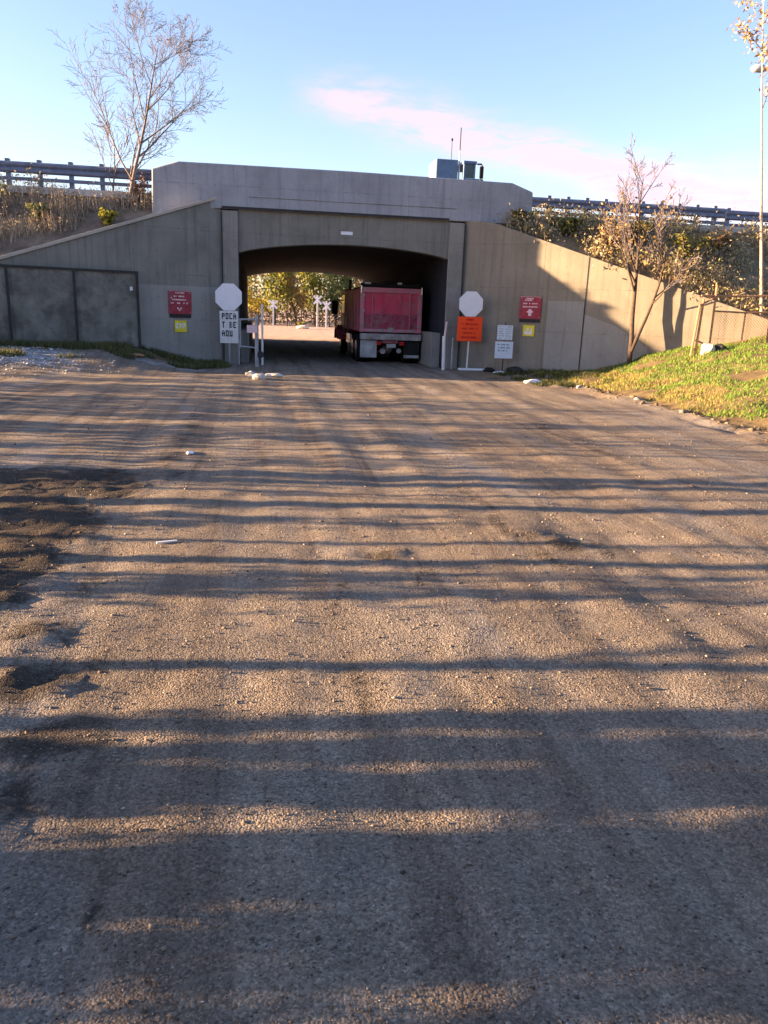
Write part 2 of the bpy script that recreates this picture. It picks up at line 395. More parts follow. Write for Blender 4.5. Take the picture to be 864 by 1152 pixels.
# loose stones on the gravel: nobody could count them
def stones(name, x, y, r, mat, sink=.3):
    n = len(x)
    base = np.array([(1, 0, 0), (-1, 0, 0), (0, 1, 0), (0, -1, 0), (0, 0, 1), (0, 0, -1)], float)
    P = base[None] * (1 + rng.uniform(-.35, .35, (n, 6, 1))) + rng.uniform(-.28, .28, (n, 6, 3))
    P[..., 2] *= rng.uniform(.5, .85, (n, 1))
    a = rng.uniform(0, 2 * PI, n); c, s = np.cos(a)[:, None], np.sin(a)[:, None]
    X = P[..., 0] * c - P[..., 1] * s; Y = P[..., 0] * s + P[..., 1] * c
    k = rng.uniform(.75, 1.35, (n, 1)) 
    Pv = np.stack([X * k, Y / k, P[..., 2]], -1) * r[:, None, None]
    Pv[..., 0] += x[:, None]; Pv[..., 1] += y[:, None]; Pv[..., 2] += (gza(x, y) + r * sink)[:, None]
    f = np.array([(0, 2, 4), (2, 1, 4), (1, 3, 4), (3, 0, 4), (2, 0, 5), (1, 2, 5), (3, 1, 5), (0, 3, 5)])
    Fc = (f[None] + (np.arange(n) * 6)[:, None, None]).reshape(-1, 3)
    return np_mesh(name, Pv.reshape(-1, 3), Fc, mat)
ms = NT('gravel_stones'); ms.color(ms.ramp(ms.island(), [(0., (.045, .038, .033)), (.3, (.13, .105, .088)), (.6, (.20, .16, .13)), (.85, (.24, .20, .165)), (.985, (.29, .26, .23)), (1., (.42, .40, .38))])); ms.set(Roughness=.95)
NS = 46000
yy = 1.2 * np.exp(rng.uniform(0, np.log(13 / 1.2), NS)); xx = rng.uniform(-.62, .62, NS) * yy + rng.uniform(-.3, .3, NS)
rr = np.clip(rng.lognormal(np.log(.0017), .5, NS), .0009, .008) * (1 + .13 * yy)
keep = (yy < y_foot(xx) + .5)
gst = stones('gravel', xx[keep], yy[keep], rr[keep], ms.m)
tag(gst, 'loose small stones scattered over the dirt yard', 'gravel', kind='stuff')

n_ = 14000; xx = rng.normal(-11.2, 1.7, n_); yy = rng.normal(18.7, .85, n_) + .25 * np.sin(xx * 2)
mp_ = NT('pale_stone'); mp_.color(mp_.ramp(mp_.island(), [(0., (.16, .17, .19)), (.4, (.34, .35, .38)), (.8, (.52, .54, .58)), (1., (.68, .70, .74))])); mp_.set(Roughness=.9)
tag(stones('pale_gravel', xx, yy, np.clip(rng.lognormal(np.log(.010), .55, n_), .004, .045), mp_.m), 'pale blue grey crushed stone spilled before the metal fence', 'gravel', kind='stuff')
n_ = 1500; xx = rng.uniform(3.6, 12, n_); yy = y_foot(xx) + rng.normal(.6, 1.0, n_) - wob(xx, y_foot(xx)) * .6
mc_ = NT('soil_clod'); mc_.color(mc_.ramp(mc_.island(), [(0., (.045, .034, .026)), (.5, (.12, .09, .065)), (.95, (.18, .14, .10)), (1., (.26, .22, .18))])); mc_.set(Roughness=.95)
tag(stones('soil_clods', xx, yy, np.clip(rng.lognormal(np.log(.018), .6, n_), .006, .09), mc_.m), 'crumbled brown soil along the foot of the grass mound', 'soil', kind='stuff')

# ------------------------------------------------------------------ embankment + highway
ZH = 4.62
def emb_mesh(side):
    us = np.concatenate([np.arange(.43, 12, .3), np.arange(12, 30, 1.5), np.arange(30, 200, 12)]) if side < 0 else np.concatenate([np.arange(WRU, 20, .3), np.arange(20, 40, 1.5), np.arange(40, 220, 12)])
    V_ = []; 
    for q in us:
        if side < 0:
            u = -q; m = (q - .43) / math.cos(PHL); d0 = max(left_line(u), -3.6) + .12; z0 = left_top(m) - .06
            if m > 9.3: z0 = max(.3, z0 - (m - 9.3) * .6)
        else:
            u = q; m = (q - WRU) / math.cos(PHR); d0 = max(right_line(u), -6.0) + .12; z0 = right_top(m) - .06
        row = []
        d1 = .75
        for t in np.linspace(0, 1, 13):
            d = d0 + (d1 - d0) * t
            z = z0 + (ZH - .05 - z0) * (t ** .92)
            p = B(u, d, z)
            amp = .16 * math.sin(PI * t) * min(1, abs(d1 - d0) / 2)
            p.z += amp * mnoise.fractal(Vector((p.x * .9, p.y * .9, 1)), .8, 2.1, 4)
            row.append(p)
        row += [B(u, 1.2, ZH - .04), B(u, 19.6, ZH - .04), B(u, 20.0, 1.2 if abs(u) > 3 else 1.2), B(u, 20.02, -.4)]
        V_.append(row)
    k = len(V_[0]); n = len(V_)
    verts = np.array([p for row in V_ for p in row])
    I = np.arange(n * k).reshape(n, k)
    Fc = np.stack([I[:-1, :-1].ravel(), I[1:, :-1].ravel(), I[1:, 1:].ravel(), I[:-1, 1:].ravel()], 1)
    if side < 0: Fc = Fc[:, ::-1]
    return verts, Fc
def m_slope(name, c0, c1, c2):
    t = NT(name); co = t.coord(); n = t.noise(co, 2.2, 8, .7, .4)
    t.color(t.ramp(n, [(.3, c0), (.5, c1), (.7, c2)])); t.normal(t.bump(t.noise(co, 9, 7, .7), .8, .06)); return t.m
v, f = emb_mesh(-1)
emb_l = np_mesh('embankment', v, f, m_slope('slope_soil_brown', (.09, .075, .055), (.17, .135, .10), (.26, .21, .16)), smooth=True)
tag(emb_l, 'brown brushy embankment beside the bare tree', 'embankment', kind='structure')
v, f = emb_mesh(1)
emb_r = np_mesh('embankment', v, f, m_slope('slope_soil_olive', (.09, .075, .05), (.20, .155, .09), (.32, .25, .15)), smooth=True)
tag(emb_r, 'sunlit shrubby embankment above the ochre wing wall', 'embankment', kind='structure')
mb = MB(); P = [B(-220, .9, ZH), B(220, .9, ZH), B(220, 19.3, ZH), B(-220, 19.3, ZH)]; mb.add(P, [(0, 1, 2, 3)])
hw = mb.build('road', M['asphalt']); tag(hw, 'highway deck crossing over the underpass', 'road', kind='structure')
mb = MB()
for (a, b) in ((-220, -2.36), (8.66, 220)):
    P = [B(a, .55, ZH - .15), B(b, .55, ZH - .15), B(b, .85, ZH - .15), B(a, .85, ZH - .15), B(a, .55, ZH + .03), B(b, .55, ZH + .03), B(b, .85, ZH + .03), B(a, .85, ZH + .03)]
    mb.add(P, [(0, 1, 5, 4), (1, 2, 6, 5), (2, 3, 7, 6), (3, 0, 4, 7), (4, 5, 6, 7)])
kb = mb.build('kerb', M['kerb']); tag(kb, 'pale kerb along the highway edge', 'kerb', kind='structure')

# ------------------------------------------------------------------ bridge
bridge = empty('underpass_bridge', B(0, 0), YAW, 'grey concrete highway bridge with low arched underpass', 'bridge')
def arch(off=0.):
    n = 24; pts = []
    for i in range(n + 1):
        s_ = i / n; z = 3.12 + (3.20 - 3.12) * s_ + .31 * (1 - (2 * s_ - 1) ** 2) ** .8 + off
        pts.append((WL * s_, z))
    return pts
ap = arch()
MB().prism(ap + [(WL, 4.30), (0, 4.30)], 'y', 0.0, .42).build('front_beam', M['concrete'], bridge, bevel=.012)
a2 = arch(.10)
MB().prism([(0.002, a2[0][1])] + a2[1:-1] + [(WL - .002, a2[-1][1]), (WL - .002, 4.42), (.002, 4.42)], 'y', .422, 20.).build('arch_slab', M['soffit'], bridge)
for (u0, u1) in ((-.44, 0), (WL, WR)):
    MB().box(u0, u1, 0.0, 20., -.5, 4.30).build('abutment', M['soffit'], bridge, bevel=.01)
    MB().box(u0 - .01, u1, -.07, -.002, -.4, 4.24).build('pilaster', M['pilaster'], bridge, bevel=.02)
for u0 in (-.452, WR + .002):
    MB().box(u0 - .012, u0 + .012, -.09, -.01, .0, 4.2).build('expansion_joint', M['dark_metal'], bridge)
pp = [(-2.34, 4.02), (-.46, 4.28), (8.60, 4.28), (8.62, 4.72), (8.60, 5.20), (7.95, 5.42), (3.2, 5.455), (-1.60, 5.43), (-2.30, 5.20)]
MB().prism(pp, 'y', -.10, .22).build('parapet', M['parapet'], bridge, bevel=.03)
MB().box(-.44, 6.1, -.107, -.0995, 4.285, 4.345).build('parapet_shadow_stain', M['dark_metal'], bridge)  # dark strip standing in for the shadow line under the ledge
MB().box(.3, 6.3, -.104, -.0995, 4.60, 4.622).build('parapet_shadow_stain', M['fence_metal'], bridge)  # thin grey strip for a stain line on the parapet
MB().prism([(-2.3, 4.4), (8.6, 4.4), (8.6, 5.25), (-2.3, 5.25)], 'y', 19.75, 20.05).build('rear_parapet', M['parapet'], bridge, bevel=.03)
MB().box(-2.3, 8.6, .222, 19.7, 4.425, ZH - .006).build('deck_slab', M['asphalt'], bridge)
MB().box(2.93, 3.27, -.02, -.001, 3.75, 3.84).build('clearance_plate', M['sign_white'], bridge)
MB().box(WL - .28, WL - .003, .45, 20, -.4, 1.05).build('kerb_wall', M['paint_shade_patch'], bridge, bevel=.02)
MB().box(.003, .25, .45, 20, -.4, .95).build('kerb_wall', M['pilaster'], bridge, bevel=.02)

# wing walls: local x runs along the wall away from the bridge, local y goes back into the bank
def wing(name, pos, rz, top, L, mat, lab, flip=False):
    w = empty(name, pos, rz, lab, 'wall')
    xs = np.linspace(0, L, 26)
    poly = [(x, top(x)) for x in xs]
    sg = -1 if flip else 1
    p = [(sg * x, z) for x, z in poly] + [(sg * L, -.6), (0, -.6)]
    MB().prism(p, 'y', 0, .36).build('wall_face', mat, w, bevel=.015)
    return w, sg
wl, sg = wing('wing_wall', B(-.45, -.01), YAW + PHL, left_top, 9.5, M['concrete'], 'shaded grey wing wall with pale sloping coping behind the metal fence', True)
cp = [(-x, left_top(x) + .0) for x in np.linspace(0.02, 9.5, 20)]
mb = MB(); mb.prism(cp + [(x, z + .09) for x, z in cp[::-1]], 'y', -.05, .42); mb.build('coping', M['coping'], wl, bevel=.01)
MB().box(-2.38, -.06, -.006, -.001, -.1, 2.14).build('paint_shade_panel', M['paint_shade_patch'], wl)
wr, _ = wing('wing_wall', B(WRU, -.01), YAW - PHR, right_top, 11.0, M['concrete_right'], 'wing wall lit ochre by low sun with a diagonal shadow across it')
MB().box(2.62, 3.66, -.006, -.001, -.1, 2.1).build('paint_shade_panel', M['paint_shade_patch'], wr)
MB().prism([(3.70, -.1), (5.5, -.1), (5.5, .9), (4.6, 1.45), (3.70, 1.75)], 'y', -.006, -.001).build('paint_shade_panel', M['paint_shade_patch'], wr)  # grey of the shaded wall laid on as a panel cut to the diagonal shadow
for m_ in (3.68, 7.9): MB().box(m_ - .014, m_ + .014, -.008, -.0005, -.2, right_top(m_) - .02).build('wall_joint', M['dark_metal'], wr)
def WLp(m, off, z): # point on left wing wall face
    a = YAW + PHL; o = B(-.45, -.01); return Vector((o.x - m * math.cos(a) + off * math.sin(a), o.y - m * math.sin(a) - off * math.cos(a), z))
def WRp(m, off, z):
    a = YAW - PHR; o = B(WRU, -.01); return Vector((o.x + m * math.cos(a) + off * math.sin(a), o.y + m * math.sin(a) - off * math.cos(a), z))

# sheet metal fence before the left wing wall
fe = empty('sheet_metal_fence', WLp(0, .22, 0), YAW + PHL, 'dark grey sheet metal fence standing before the sloping wing wall', 'fence')
posts = [2.42, 4.02, 5.62, 7.22, 8.82]
for i in range(4):
    a, b = posts[i] + .03, posts[i + 1] - .03
    z1 = 2.42 + .03 * i; mb = MB(); n = 34
    prof = [(-(a + (b - a) * k / n), (.012 if k % 4 in (1, 2) else 0)) for k in range(n + 1)]
    mb.prism(prof + [(x, y + .02) for x, y in prof[::-1]], 'z', .40, z1)
    mb.build('fence_panel', M['fence_metal'], fe)
for p_ in posts: MB().box(-p_ - .035, -p_ + .035, -.04, .04, 0, 2.46).build('post', M['dark_metal'], fe, bevel=.006)
MB().box(-8.85, -2.4, -.035, -.018, 2.40, 2.46).build('top_rail', M['dark_metal'], fe)
MB().box(-8.85, -2.4, -.035, -.018, .40, .46).build('bottom_rail', M['dark_metal'], fe)
MB().box(-2.62, -2.55, -.03, -.016, 1.95, 2.05).build('latch', M['white_paint'], fe)

# ------------------------------------------------------------------ lettering that cannot be read in the photograph: rows of marks
mrnd = random.Random(3)
def marks(rows, w, h, x0, z1, y, gap=.25):
    """rows: list of strings of '#' and ' ' ; draws blocks in a w x h field whose top left is x0,z1"""
    mb = MB(); nr = len(rows); ch = h / nr
    for j, r in enumerate(rows):
        cw = w / max(1, len(r)); i = 0
        while i < len(r):
            if r[i] == '-':
                hh = mrnd.uniform(.55, .95)
                if mrnd.random() > .12: mb.box(x0 + (i + .04) * cw, x0 + (i + mrnd.uniform(.7, .93)) * cw, y - .0035, y, z1 - (j + .5 + hh / 2) * ch, z1 - (j + .5 - hh / 2) * ch)
                i += 1
            elif r[i] != ' ':
                k = i
                while k < len(r) and r[k] != ' ': k += 1
                mb.box(x0 + i * cw, x0 + k * cw, y - .0035, y, z1 - (j + 1) * ch + ch * (gap if r[i] == '-' else 0), z1 - j * ch)
                i = k
            else: i += 1
    return mb

GLY = {'P': '###,# #,###,#  ,#  ', 'O': '###,# #,# #,# #,###', 'C': '###,#  ,#  ,#  ,###', 'A': ' # ,# #,###,# #,# #', 'T': '###, # , # , # , # ', 'B': '## ,# #,## ,# #,## ', 'E': '###,#  ,## ,#  ,###', 'U': '# #,# #,# #,# #,###', ' ': '   ,   ,   ,   ,   '}
def words(lines, w, h, x0, z1, y):
    rows = []
    for ln in lines:
        ln = ln.center(4)
        for j in range(5): rows.append(' '.join(GLY[c].split(',')[j] for c in ln))
        rows += ['', '']
    return marks(rows, w, h, x0, z1, y)

def red_sign(pos, rz, lab, rows, ylab, yrows):
    s = empty('wall_sign', pos, rz, lab, 'sign', 'red signs on the wing walls')
    MB().box(-.32, .32, -.02, 0, .10, .74).build('sign_panel', M['sign_red'], s, bevel=.004)
    for z in (.722,): MB().box(-.31, .31, -.0225, -.0202, z, z + .008).build('border', M['sign_pink'], s)
    for (bx_, bz_) in ((-.28, .69), (.28, .69), (-.28, .15), (.28, .15)): MB().cyl((bx_, -.023, bz_), 'y', .012, .008, 8).build('bolt', M['galv'], s)
    MB().box(-.30, .30, -.022, 0, 0, .098).build('footer_strip', M['sign_black'], s)
    marks(rows, .52, .56, -.26, .70, -.0205).build('lettering', M['sign_pink'], s)
    y = empty('small_wall_sign', (pos[0], pos[1], pos[2] - .40), rz, ylab, 'sign', 'yellow plates under the red signs')
    MB().box(-.17, .17, -.015, 0, 0, .32).build('sign_panel', M['sign_yellow'], y, bevel=.004)
    marks(yrows, .26, .2, -.13, .25, -.0155).build('lettering', M['sign_pink'] if 0 else M['white_paint'], y)
red_sign(WLp(1.24, .01, 1.27), YAW + PHL, 'red wall sign with white lines and small chevron left of the tunnel',
         ['   ------   ', '            ', '  -------   ', '-           ', ' ---------  ', '            ', '----------- ', '            ', '            ', '    # #     ', '     #      ', '            '],
         'yellow plate under the red sign on the shaded left wall', ['## ## ###', '#  ## # #', '## #  ## ', '          '])
red_sign(WRp(2.12, .01, 1.47), YAW - PHR, 'dark red wall sign with white cross on the right wing wall',
         ['   -----    ', '  ------    ', '            ', ' --- ------ ', '            ', ' ---------- ', '            ', '     ##     ', '    ####    ', '     ##     ', '     ##     ', '            '],
         'yellow plate under the dark red sign with a cross', ['   ##   # ', '  # #  ## ', ' ## # ### ', '######### '])

def octagon(mb, c, r, y0, y1):
    p = [(c[0] + r * math.cos(R(22.5 + 45 * i)), c[1] + r * math.sin(R(22.5 + 45 * i))) for i in range(8)]
    return mb.prism(p, 'y', y0, y1)
# left sign post
p = B(-.28, -.45); sl = empty('octagon_sign', (p.x, p.y, gz(p.x, p.y)), YAW, 'blank white octagon over a white notice plate left of the tunnel mouth', 'sign')
MB().tube([(0, .02, -.1), (0, .02, 2.2)], .028, 8).build('post', M['galv'], sl)
octagon(MB(), (0, 1.88), .40, -.012, .0).build('octagon_plate', M['sign_white'], sl, bevel=.003)
MB().box(-.26, .26, -.012, 0, .60, 1.50).build('notice_plate', M['white_paint'], sl, bevel=.003)
words(['POCA', 'T BE', 'AOU'], .40, .72, -.20, 1.44, -.0125).build('lettering', M['sign_black'], sl)
MB().tube([(.27, .1, -.1), (.27, .1, .72)], .025, 8).build('stub_post', M['galv'], sl)
# right sign stand
p = B(6.80, -.55); sr = empty('sign_stand', (p.x, p.y, gz(p.x, p.y)), YAW, 'portable stand with white octagon over a bright orange notice', 'sign')
MB().tube([(-.02, .03, .05), (.02, .02, 2.2)], .022, 8).build('pole', M['white_paint'], sr)
octagon(MB(), (-.01, 1.94), .39, -.012, .0).build('octagon_plate', M['sign_white'], sr, bevel=.003)
MB().box(-.39, .37, -.02, -.006, .86, 1.57).build('orange_plate', M['sign_orange'], sr, bevel=.003)
marks(['   -----   ', '           ', ' --------- ', '           ', ' --- ----- ', '           ', '  -------  ', '           ', ' --------- '], .6, .58, -.31, 1.52, -.0205, .45).build('lettering', M['sign_orange_text'], sr)
MB().box(-.28, .55, -.18, .16, 0, .055).build('base_plate', M['litter'], sr, bevel=.015)
# small notice on a stake
p = B(7.74, -1.05); sk = empty('stake_sign', (p.x, p.y, gz(p.x, p.y)), YAW - R(4), 'two small white placards on a thin dark stake', 'sign')
MB().tube([(0, .015, -.1), (0, .015, 1.42)], .016, 6).build('stake', M['dark_metal'], sk)
MB().box(-.23, .23, -.012, 0, .92, 1.34).build('upper_placard', M['placard'], sk)
MB().box(-.27, .27, -.012, 0, .38, .87).build('lower_placard', M['placard'], sk)
marks(['---- ----', '         ', '---- ----', '         ', '---  ----', '         ', '---- --- ', '         ', '---- ----', '         ', '--   ----'], .38, .36, -.19, 1.31, -.0125).build('lettering', M['galv'], sk)
marks(['-- ---- --  ', '            ', ' ------ --- ', '            ', '--- --- --  '], .42, .22, -.21, .80, -.0125, .4).build('fine_print', M['truck_blue'], sk)

# pipe gate on the left of the opening
p = B(.5, -1.2); ga = empty('pipe_gate', (p.x, p.y, gz(p.x, p.y)), YAW, 'open grey pipe gate folded beside the left tunnel wall', 'gate')
MB().tube([(0, 0, -.1), (0, 0, 1.42)], .055, 10).build('post', M['galv'], ga)
MB().tube([(.16, .75, -.1), (.16, .75, 1.72)], .03, 8).build('post', M['white_paint'], ga)
MB().tube([(-.45, .1, 1.28), (.0, 0, 1.30)], .025, 8).build('rail', M['galv'], ga)
MB().tube([(-.45, .1, .55), (.0, 0, .52)], .022, 8).build('rail', M['galv'], ga)
MB().tube([(-.45, .1, 1.30), (-.45, .1, .5)], .022, 8).build('rail', M['galv'], ga)
MB().box(-.27, .02, -.075, -.058, .93, 1.14).build('tag_plate', M['sign_pink'], ga)
MB().cyl((.10, -.02, .34), 'y', .1, .06, 12).build('chain_box', M['dark_metal'], ga)
p = B(6.06, -.5); bo = empty('bollard', (p.x, p.y, gz(p.x, p.y)), 0, 'slim white pipe bollard leaning by the right tunnel corner', 'bollard')
MB().tube([(0, 0, -.1), (-.03, .0, 1.0)], .05, 10).build('pipe', M['white_paint'], bo)
MB().tube([(-.005, 0, 1.0), (.03, 0, 1.42)], .03, 8).build('upper_pipe', M['sign_pink'], bo)
p = B(6.38, -.2); o = MB().tube([(0, 0, -.1), (.01, 0, .95)], .035, 8).build('short_post', M['galv'], loc=(p.x, p.y, gz(p.x, p.y)))
tag(o, 'short grey post between the bollard and the orange notice', 'post')

# rubble and litter
def rock(name, x, y, r, mat, lab, cat='rock', group=None, flat=.65, seed=0, sx=1.):
    bm = bmesh.new(); bmesh.ops.create_icosphere(bm, subdivisions=2, radius=r)
    for v_ in bm.verts:
        k = 1 + .45 * mnoise.noise(v_.co * (2.2 / r) * .5 + Vector((seed * 3.1, 0, 0)))
        v_.co = Vector((v_.co.x * k * sx, v_.co.y * k, v_.co.z * k * flat))
    me = bpy.data.meshes.new(name); bm.to_mesh(me); bm.free(); me.materials.append(mat)
    o = bpy.data.objects.new(name, me); COL.objects.link(o); o.location = (x, y, gz(x, y) + r * flat * .45); o.rotation_euler = (0, 0, seed)
    return tag(o, lab, cat, group)
rock('white_rock', -3.36, 19.0, .13, M['rock'], 'pale rock, leftmost of three below the pipe gate', group='pale rocks by the gate', seed=1)
rock('white_rock', -3.02, 18.1, .15, M['rock'], 'pale rock nearest the viewer below the pipe gate', group='pale rocks by the gate', seed=2)
rock('white_rock', -2.82, 19.1, .14, M['rock'], 'wide flat pale rock, rightmost below the pipe gate', group='pale rocks by the gate', seed=3, sx=1.7, flat=.45)
p = B(7.4, -.75); rock('rubber_scrap', p.x, p.y, .14, M['rag'], 'crumpled black rubber scrap beside the orange notice stand', 'scrap', seed=4, sx=1.6)
p = WRp(1.9, .5, 0); rock('rubber_scrap', p.x, p.y, .2, M['rag'], 'black heap lying against the wall under the yellow plate', 'scrap', seed=5, sx=2.0)
p = WRp(1.5, .8, 0); rock('litter', p.x, p.y, .09, M['litter'], 'white scrap below the yellow plate', 'litter', seed=6, sx=1.9, flat=.4)
rock('litter', 3.62, 19.6, .17, M['litter'], 'crumpled white plastic sheet at the edge of the yard', 'litter', seed=7, sx=1.8, flat=.45)
rock('litter', -2.2, 8.5, .045, M['litter'], 'small white scrap lying far out on the gravel', 'litter', seed=8, sx=1.8, flat=.35)
o = MB().box(-.07, .07, -.008, .008, 0, .01).build('stick', M['litter'], loc=(-1.5, 5.1, gz(-1.5, 5.1) + .004)); o.rotation_euler = (0, 0, .5); tag(o, 'thin white stick on the near gravel', 'stick')
rock('brick_piece', -6.6, 20.3, .12, M['rust'], 'orange brick lump in the grass before the metal fence', 'brick', seed=9, sx=2.0, flat=.5)
for i in range(9):
    x = 4.6 + i * .42 + rnd.uniform(-.2, .2); y = float(y_foot(x)) + rnd.uniform(-.5, .9)
    rock('stone', x, y, rnd.uniform(.05, .1), M['grey_rock'], 'grey stone along the muddy foot of the grass mound', 'stone', 'stones at the foot of the mound', seed=20 + i, sx=rnd.uniform(1, 1.6))

# ------------------------------------------------------------------ dump truck in the tunnel
TW = 1.0
p = B(4.80, 1.9); tk = empty('dump_truck', (p.x, p.y, gz(p.x, p.y)), YAW, 'dusty red dump truck driving into the underpass', 'truck')
def tyre_set(x, y, name='wheel', r=.44, w=.24):
    wmb = MB().cyl((x, y, r), 'x', r, w, 28); wo = wmb.build(name, M['rubber'], tk, bevel=.03)
    sgn = -1 if x < 0 else 1
    MB().cyl((x + sgn * (w / 2 - .02), y, r), 'x', r * .56, .07, 20).build('rim', M['chrome'], wo)
    return wo
for y in (.62, 1.62):
    for sgn in (-1, 1):
        for k in (0, 1): tyre_set(sgn * (.92 - k * .27), y)
for sgn in (-1, 1): tyre_set(sgn * .92, 5.7)
# tub
tub = MB()
tub.prism([(-.99, .98), (.99, .98), (1.02, 2.34), (.94, 2.34), (.93, 1.06), (-.93, 1.06), (-.94, 2.34), (-1.02, 2.34)], 'y', .10, 4.3)
tub.box(-.99, .99, 4.22, 4.32, .98, 2.42)
body = tub.build('tub', M['truck_red'], tk, bevel=.02)
for y in (.5, 1.3, 2.1, 2.9, 3.7):
    for sgn in (-1, 1): MB().box(sgn * 1.0 - .03, sgn * 1.0 + .03, y - .05, y + .05, 1.0, 2.32).build('side_rib', M['truck_rim'], body)
# tailgate: frame, recessed panel, dirty lower half
tg = MB().box(-.98, .98, .03, .098, 1.0, 2.36).build('tailgate', M['truck_red'], tk, bevel=.012)
fr = MB(); fr.box(-1.02, 1.02, -.03, .028, 2.22, 2.38); fr.box(-1.02, -.88, -.03, .028, .98, 2.218); fr.box(.88, 1.02, -.03, .028, .98, 2.218); fr.box(-.878, .878, -.03, .028, .98, 1.09)
fr.build('gate_frame', M['truck_rim'], tg, bevel=.014)
MB().box(-.86, .86, .012, .029, 1.10, 1.56).build('muddy_panel', M['truck_red_dirty'], tg)
for x in (-.3, .3): MB().box(x - .03, x + .03, -.005, .0285, 1.6, 2.2).build('gate_rib', M['truck_red'], tg)
for i in range(5): rockx = -.66 + i * .33; MB().box(rockx - .1, rockx + .1, -.045, -.0305, 1.0, 1.04 + .05 * (i % 3)).build('mud_cake', M['truck_dust'], tg)
for sgn in (-1, 1):
    MB().tube([(sgn * .99, -.05, 2.42), (sgn * .99, -.05, 2.2)], .03, 8).build('hinge', M['chrome'], tg)
for x in (-.62, .62):
    MB().tube([(x, -.012, 1.06), (x, -.012, 2.24)], .016, 6).build('lock_rod', M['truck_rim'], tg)
for x in (-.93, .93):
    for z in (1.15, 1.62, 2.08): MB().box(x - .06, x + .06, -.055, -.031, z, z + .07).build('hinge_plate', M['truck_dust'], tg)
# tarp roller and arms on top
MB().tube([(-.98, .25, 2.46), (.98, .25, 2.46)], .06, 10).build('tarp_roller', M['rag'], tk)
for y in (.6, 1.6, 2.6, 3.6):
    MB().tube([(-1.0, y, 2.34), (-.5, y, 2.50), (0, y, 2.55), (.5, y, 2.50), (1.0, y, 2.34)], .02, 6).build('tarp_hoop', M['dark_metal'], tk)
MB().prism([(-.97, 2.36), (-.5, 2.49), (0, 2.54), (.5, 2.49), (.97, 2.36), (.97, 2.34), (0, 2.50), (-.97, 2.34)], 'y', .35, 4.2).build('tarp', M['rag'], tk)
MB().box(.22, .36, .16, .2, 2.50, 2.56).build('marker_lamp', M['cab_white'], tk); MB().box(-.86, -.66, .16, .2, 2.48, 2.54).build('marker_lamp', M['cab_white'], tk)
# bumper beam, chassis
MB().box(-1.0, 1.02, -.12, .06, .74, .94).build('bumper_beam', M['truck_dust'], tk, bevel=.02)
for sgn in (-1, 1): MB().box(sgn * .35 - .05, sgn * .35 + .05, .1, 6.2, .55, .9).build('chassis_rail', M['dark_metal'], tk)
for y in (.62, 1.62):
    MB().tube([(-.8, y, .44), (.8, y, .44)], .08, 10).build('axle', M['dark_metal'], tk)
dif = MB(); dif.tube([(0, .25, .46), (0, .45, .46), (0, .62, .46), (0, .85, .46)], [.06, .17, .2, .1], 12); dif.build('differential', M['truck_dust'], tk, smooth=True)
MB().box(-.98, -.44, -.02, 0.0, .17, .72).build('mud_flap', M['flap_white'], tk); 
fl = MB().box(.46, .98, -.02, 0.0, .17, .72).build('mud_flap', M['rag'], tk); MB().box(.47, .97, -.028, -.021, .18, .27).build('flap_strip', M['flap_white'], fl)
for x in (-.38, .38): MB().box(x - .07, x + .07, -.14, -.04, .58, .70).build('tail_lamp', M['tail_red'], tk, bevel=.01)
MB().box(-.12, .18, -.10, -.02, .50, .62).build('number_plate', M['flap_white'], tk); MB().box(-.25, .25, -.06, .1, .64, .74).build('hitch_plate', M['truck_red_dirty'], tk)
MB().cyl((-.24, .02, .38), 'y', .09, .12, 12).build('air_tank', M['truck_dust'], tk); MB().cyl((.30, .02, .40), 'y', .08, .12, 12).build('air_tank', M['truck_dust'], tk)
# cab, hood, fenders
cab = MB().prism([(4.5, .7), (6.1, .7), (6.1, 1.45), (5.75, 2.3), (5.6, 2.42), (4.5, 2.42)], 'x', -1.0, 1.0).build('cab', M['truck_red'], tk, bevel=.05)
for sgn in (-1, 1):
    x = sgn * 1.004
    MB().prism([(4.75, 1.55), (5.75, 1.55), (5.6, 2.2), (4.75, 2.2)], 'x', x - .006, x + .006).build('side_window', M['glass'], cab)
    MB().box(sgn * 1.01 - .01, sgn * 1.01 + .01, 4.7, 5.9, .75, 1.5).build('door_panel', M['cab_white'], cab)
    mo = MB().tube([(sgn * 1.0, 5.7, 2.0), (sgn * 1.28, 5.72, 2.05), (sgn * 1.28, 5.72, 1.4), (sgn * 1.0, 5.7, 1.35)], .018, 6).build('mirror_arm', M['dark_metal'], tk)
    MB().box(sgn * 1.28 - .11, sgn * 1.28 + .11, 5.66, 5.76, 1.48, 2.0).build('mirror', M['rag'], mo, bevel=.02)
    MB().prism([(5.1, .55), (5.15, .9), (5.45, 1.08), (5.95, 1.08), (6.3, .9), (6.4, .55), (6.3, .55), (6.2, .85), (5.9, .98), (5.5, .98), (5.25, .85), (5.2, .55)], 'x', sgn * 1.06 - .17, sgn * 1.06 + .17).build('fender', M['truck_red'], tk, bevel=.015)
    MB().box(sgn * .9 - .12, sgn * .9 + .12, 2.6, 3.9, .45, .85).build('fuel_tank', M['chrome'], tk, bevel=.06)
MB().prism([(6.1, .7), (7.4, .65), (7.4, 1.35), (6.1, 1.5)], 'x', -.75, .75).build('hood', M['truck_red'], tk, bevel=.05)
MB().tube([(-.85, 4.38, .9), (-.85, 4.38, 2.75)], .06, 10).build('exhaust_stack', M['chrome'], tk)
MB().box(-1.0, -.55, 4.33, 4.48, 1.0, 2.1).build('head_board', M['cab_white'], tk)

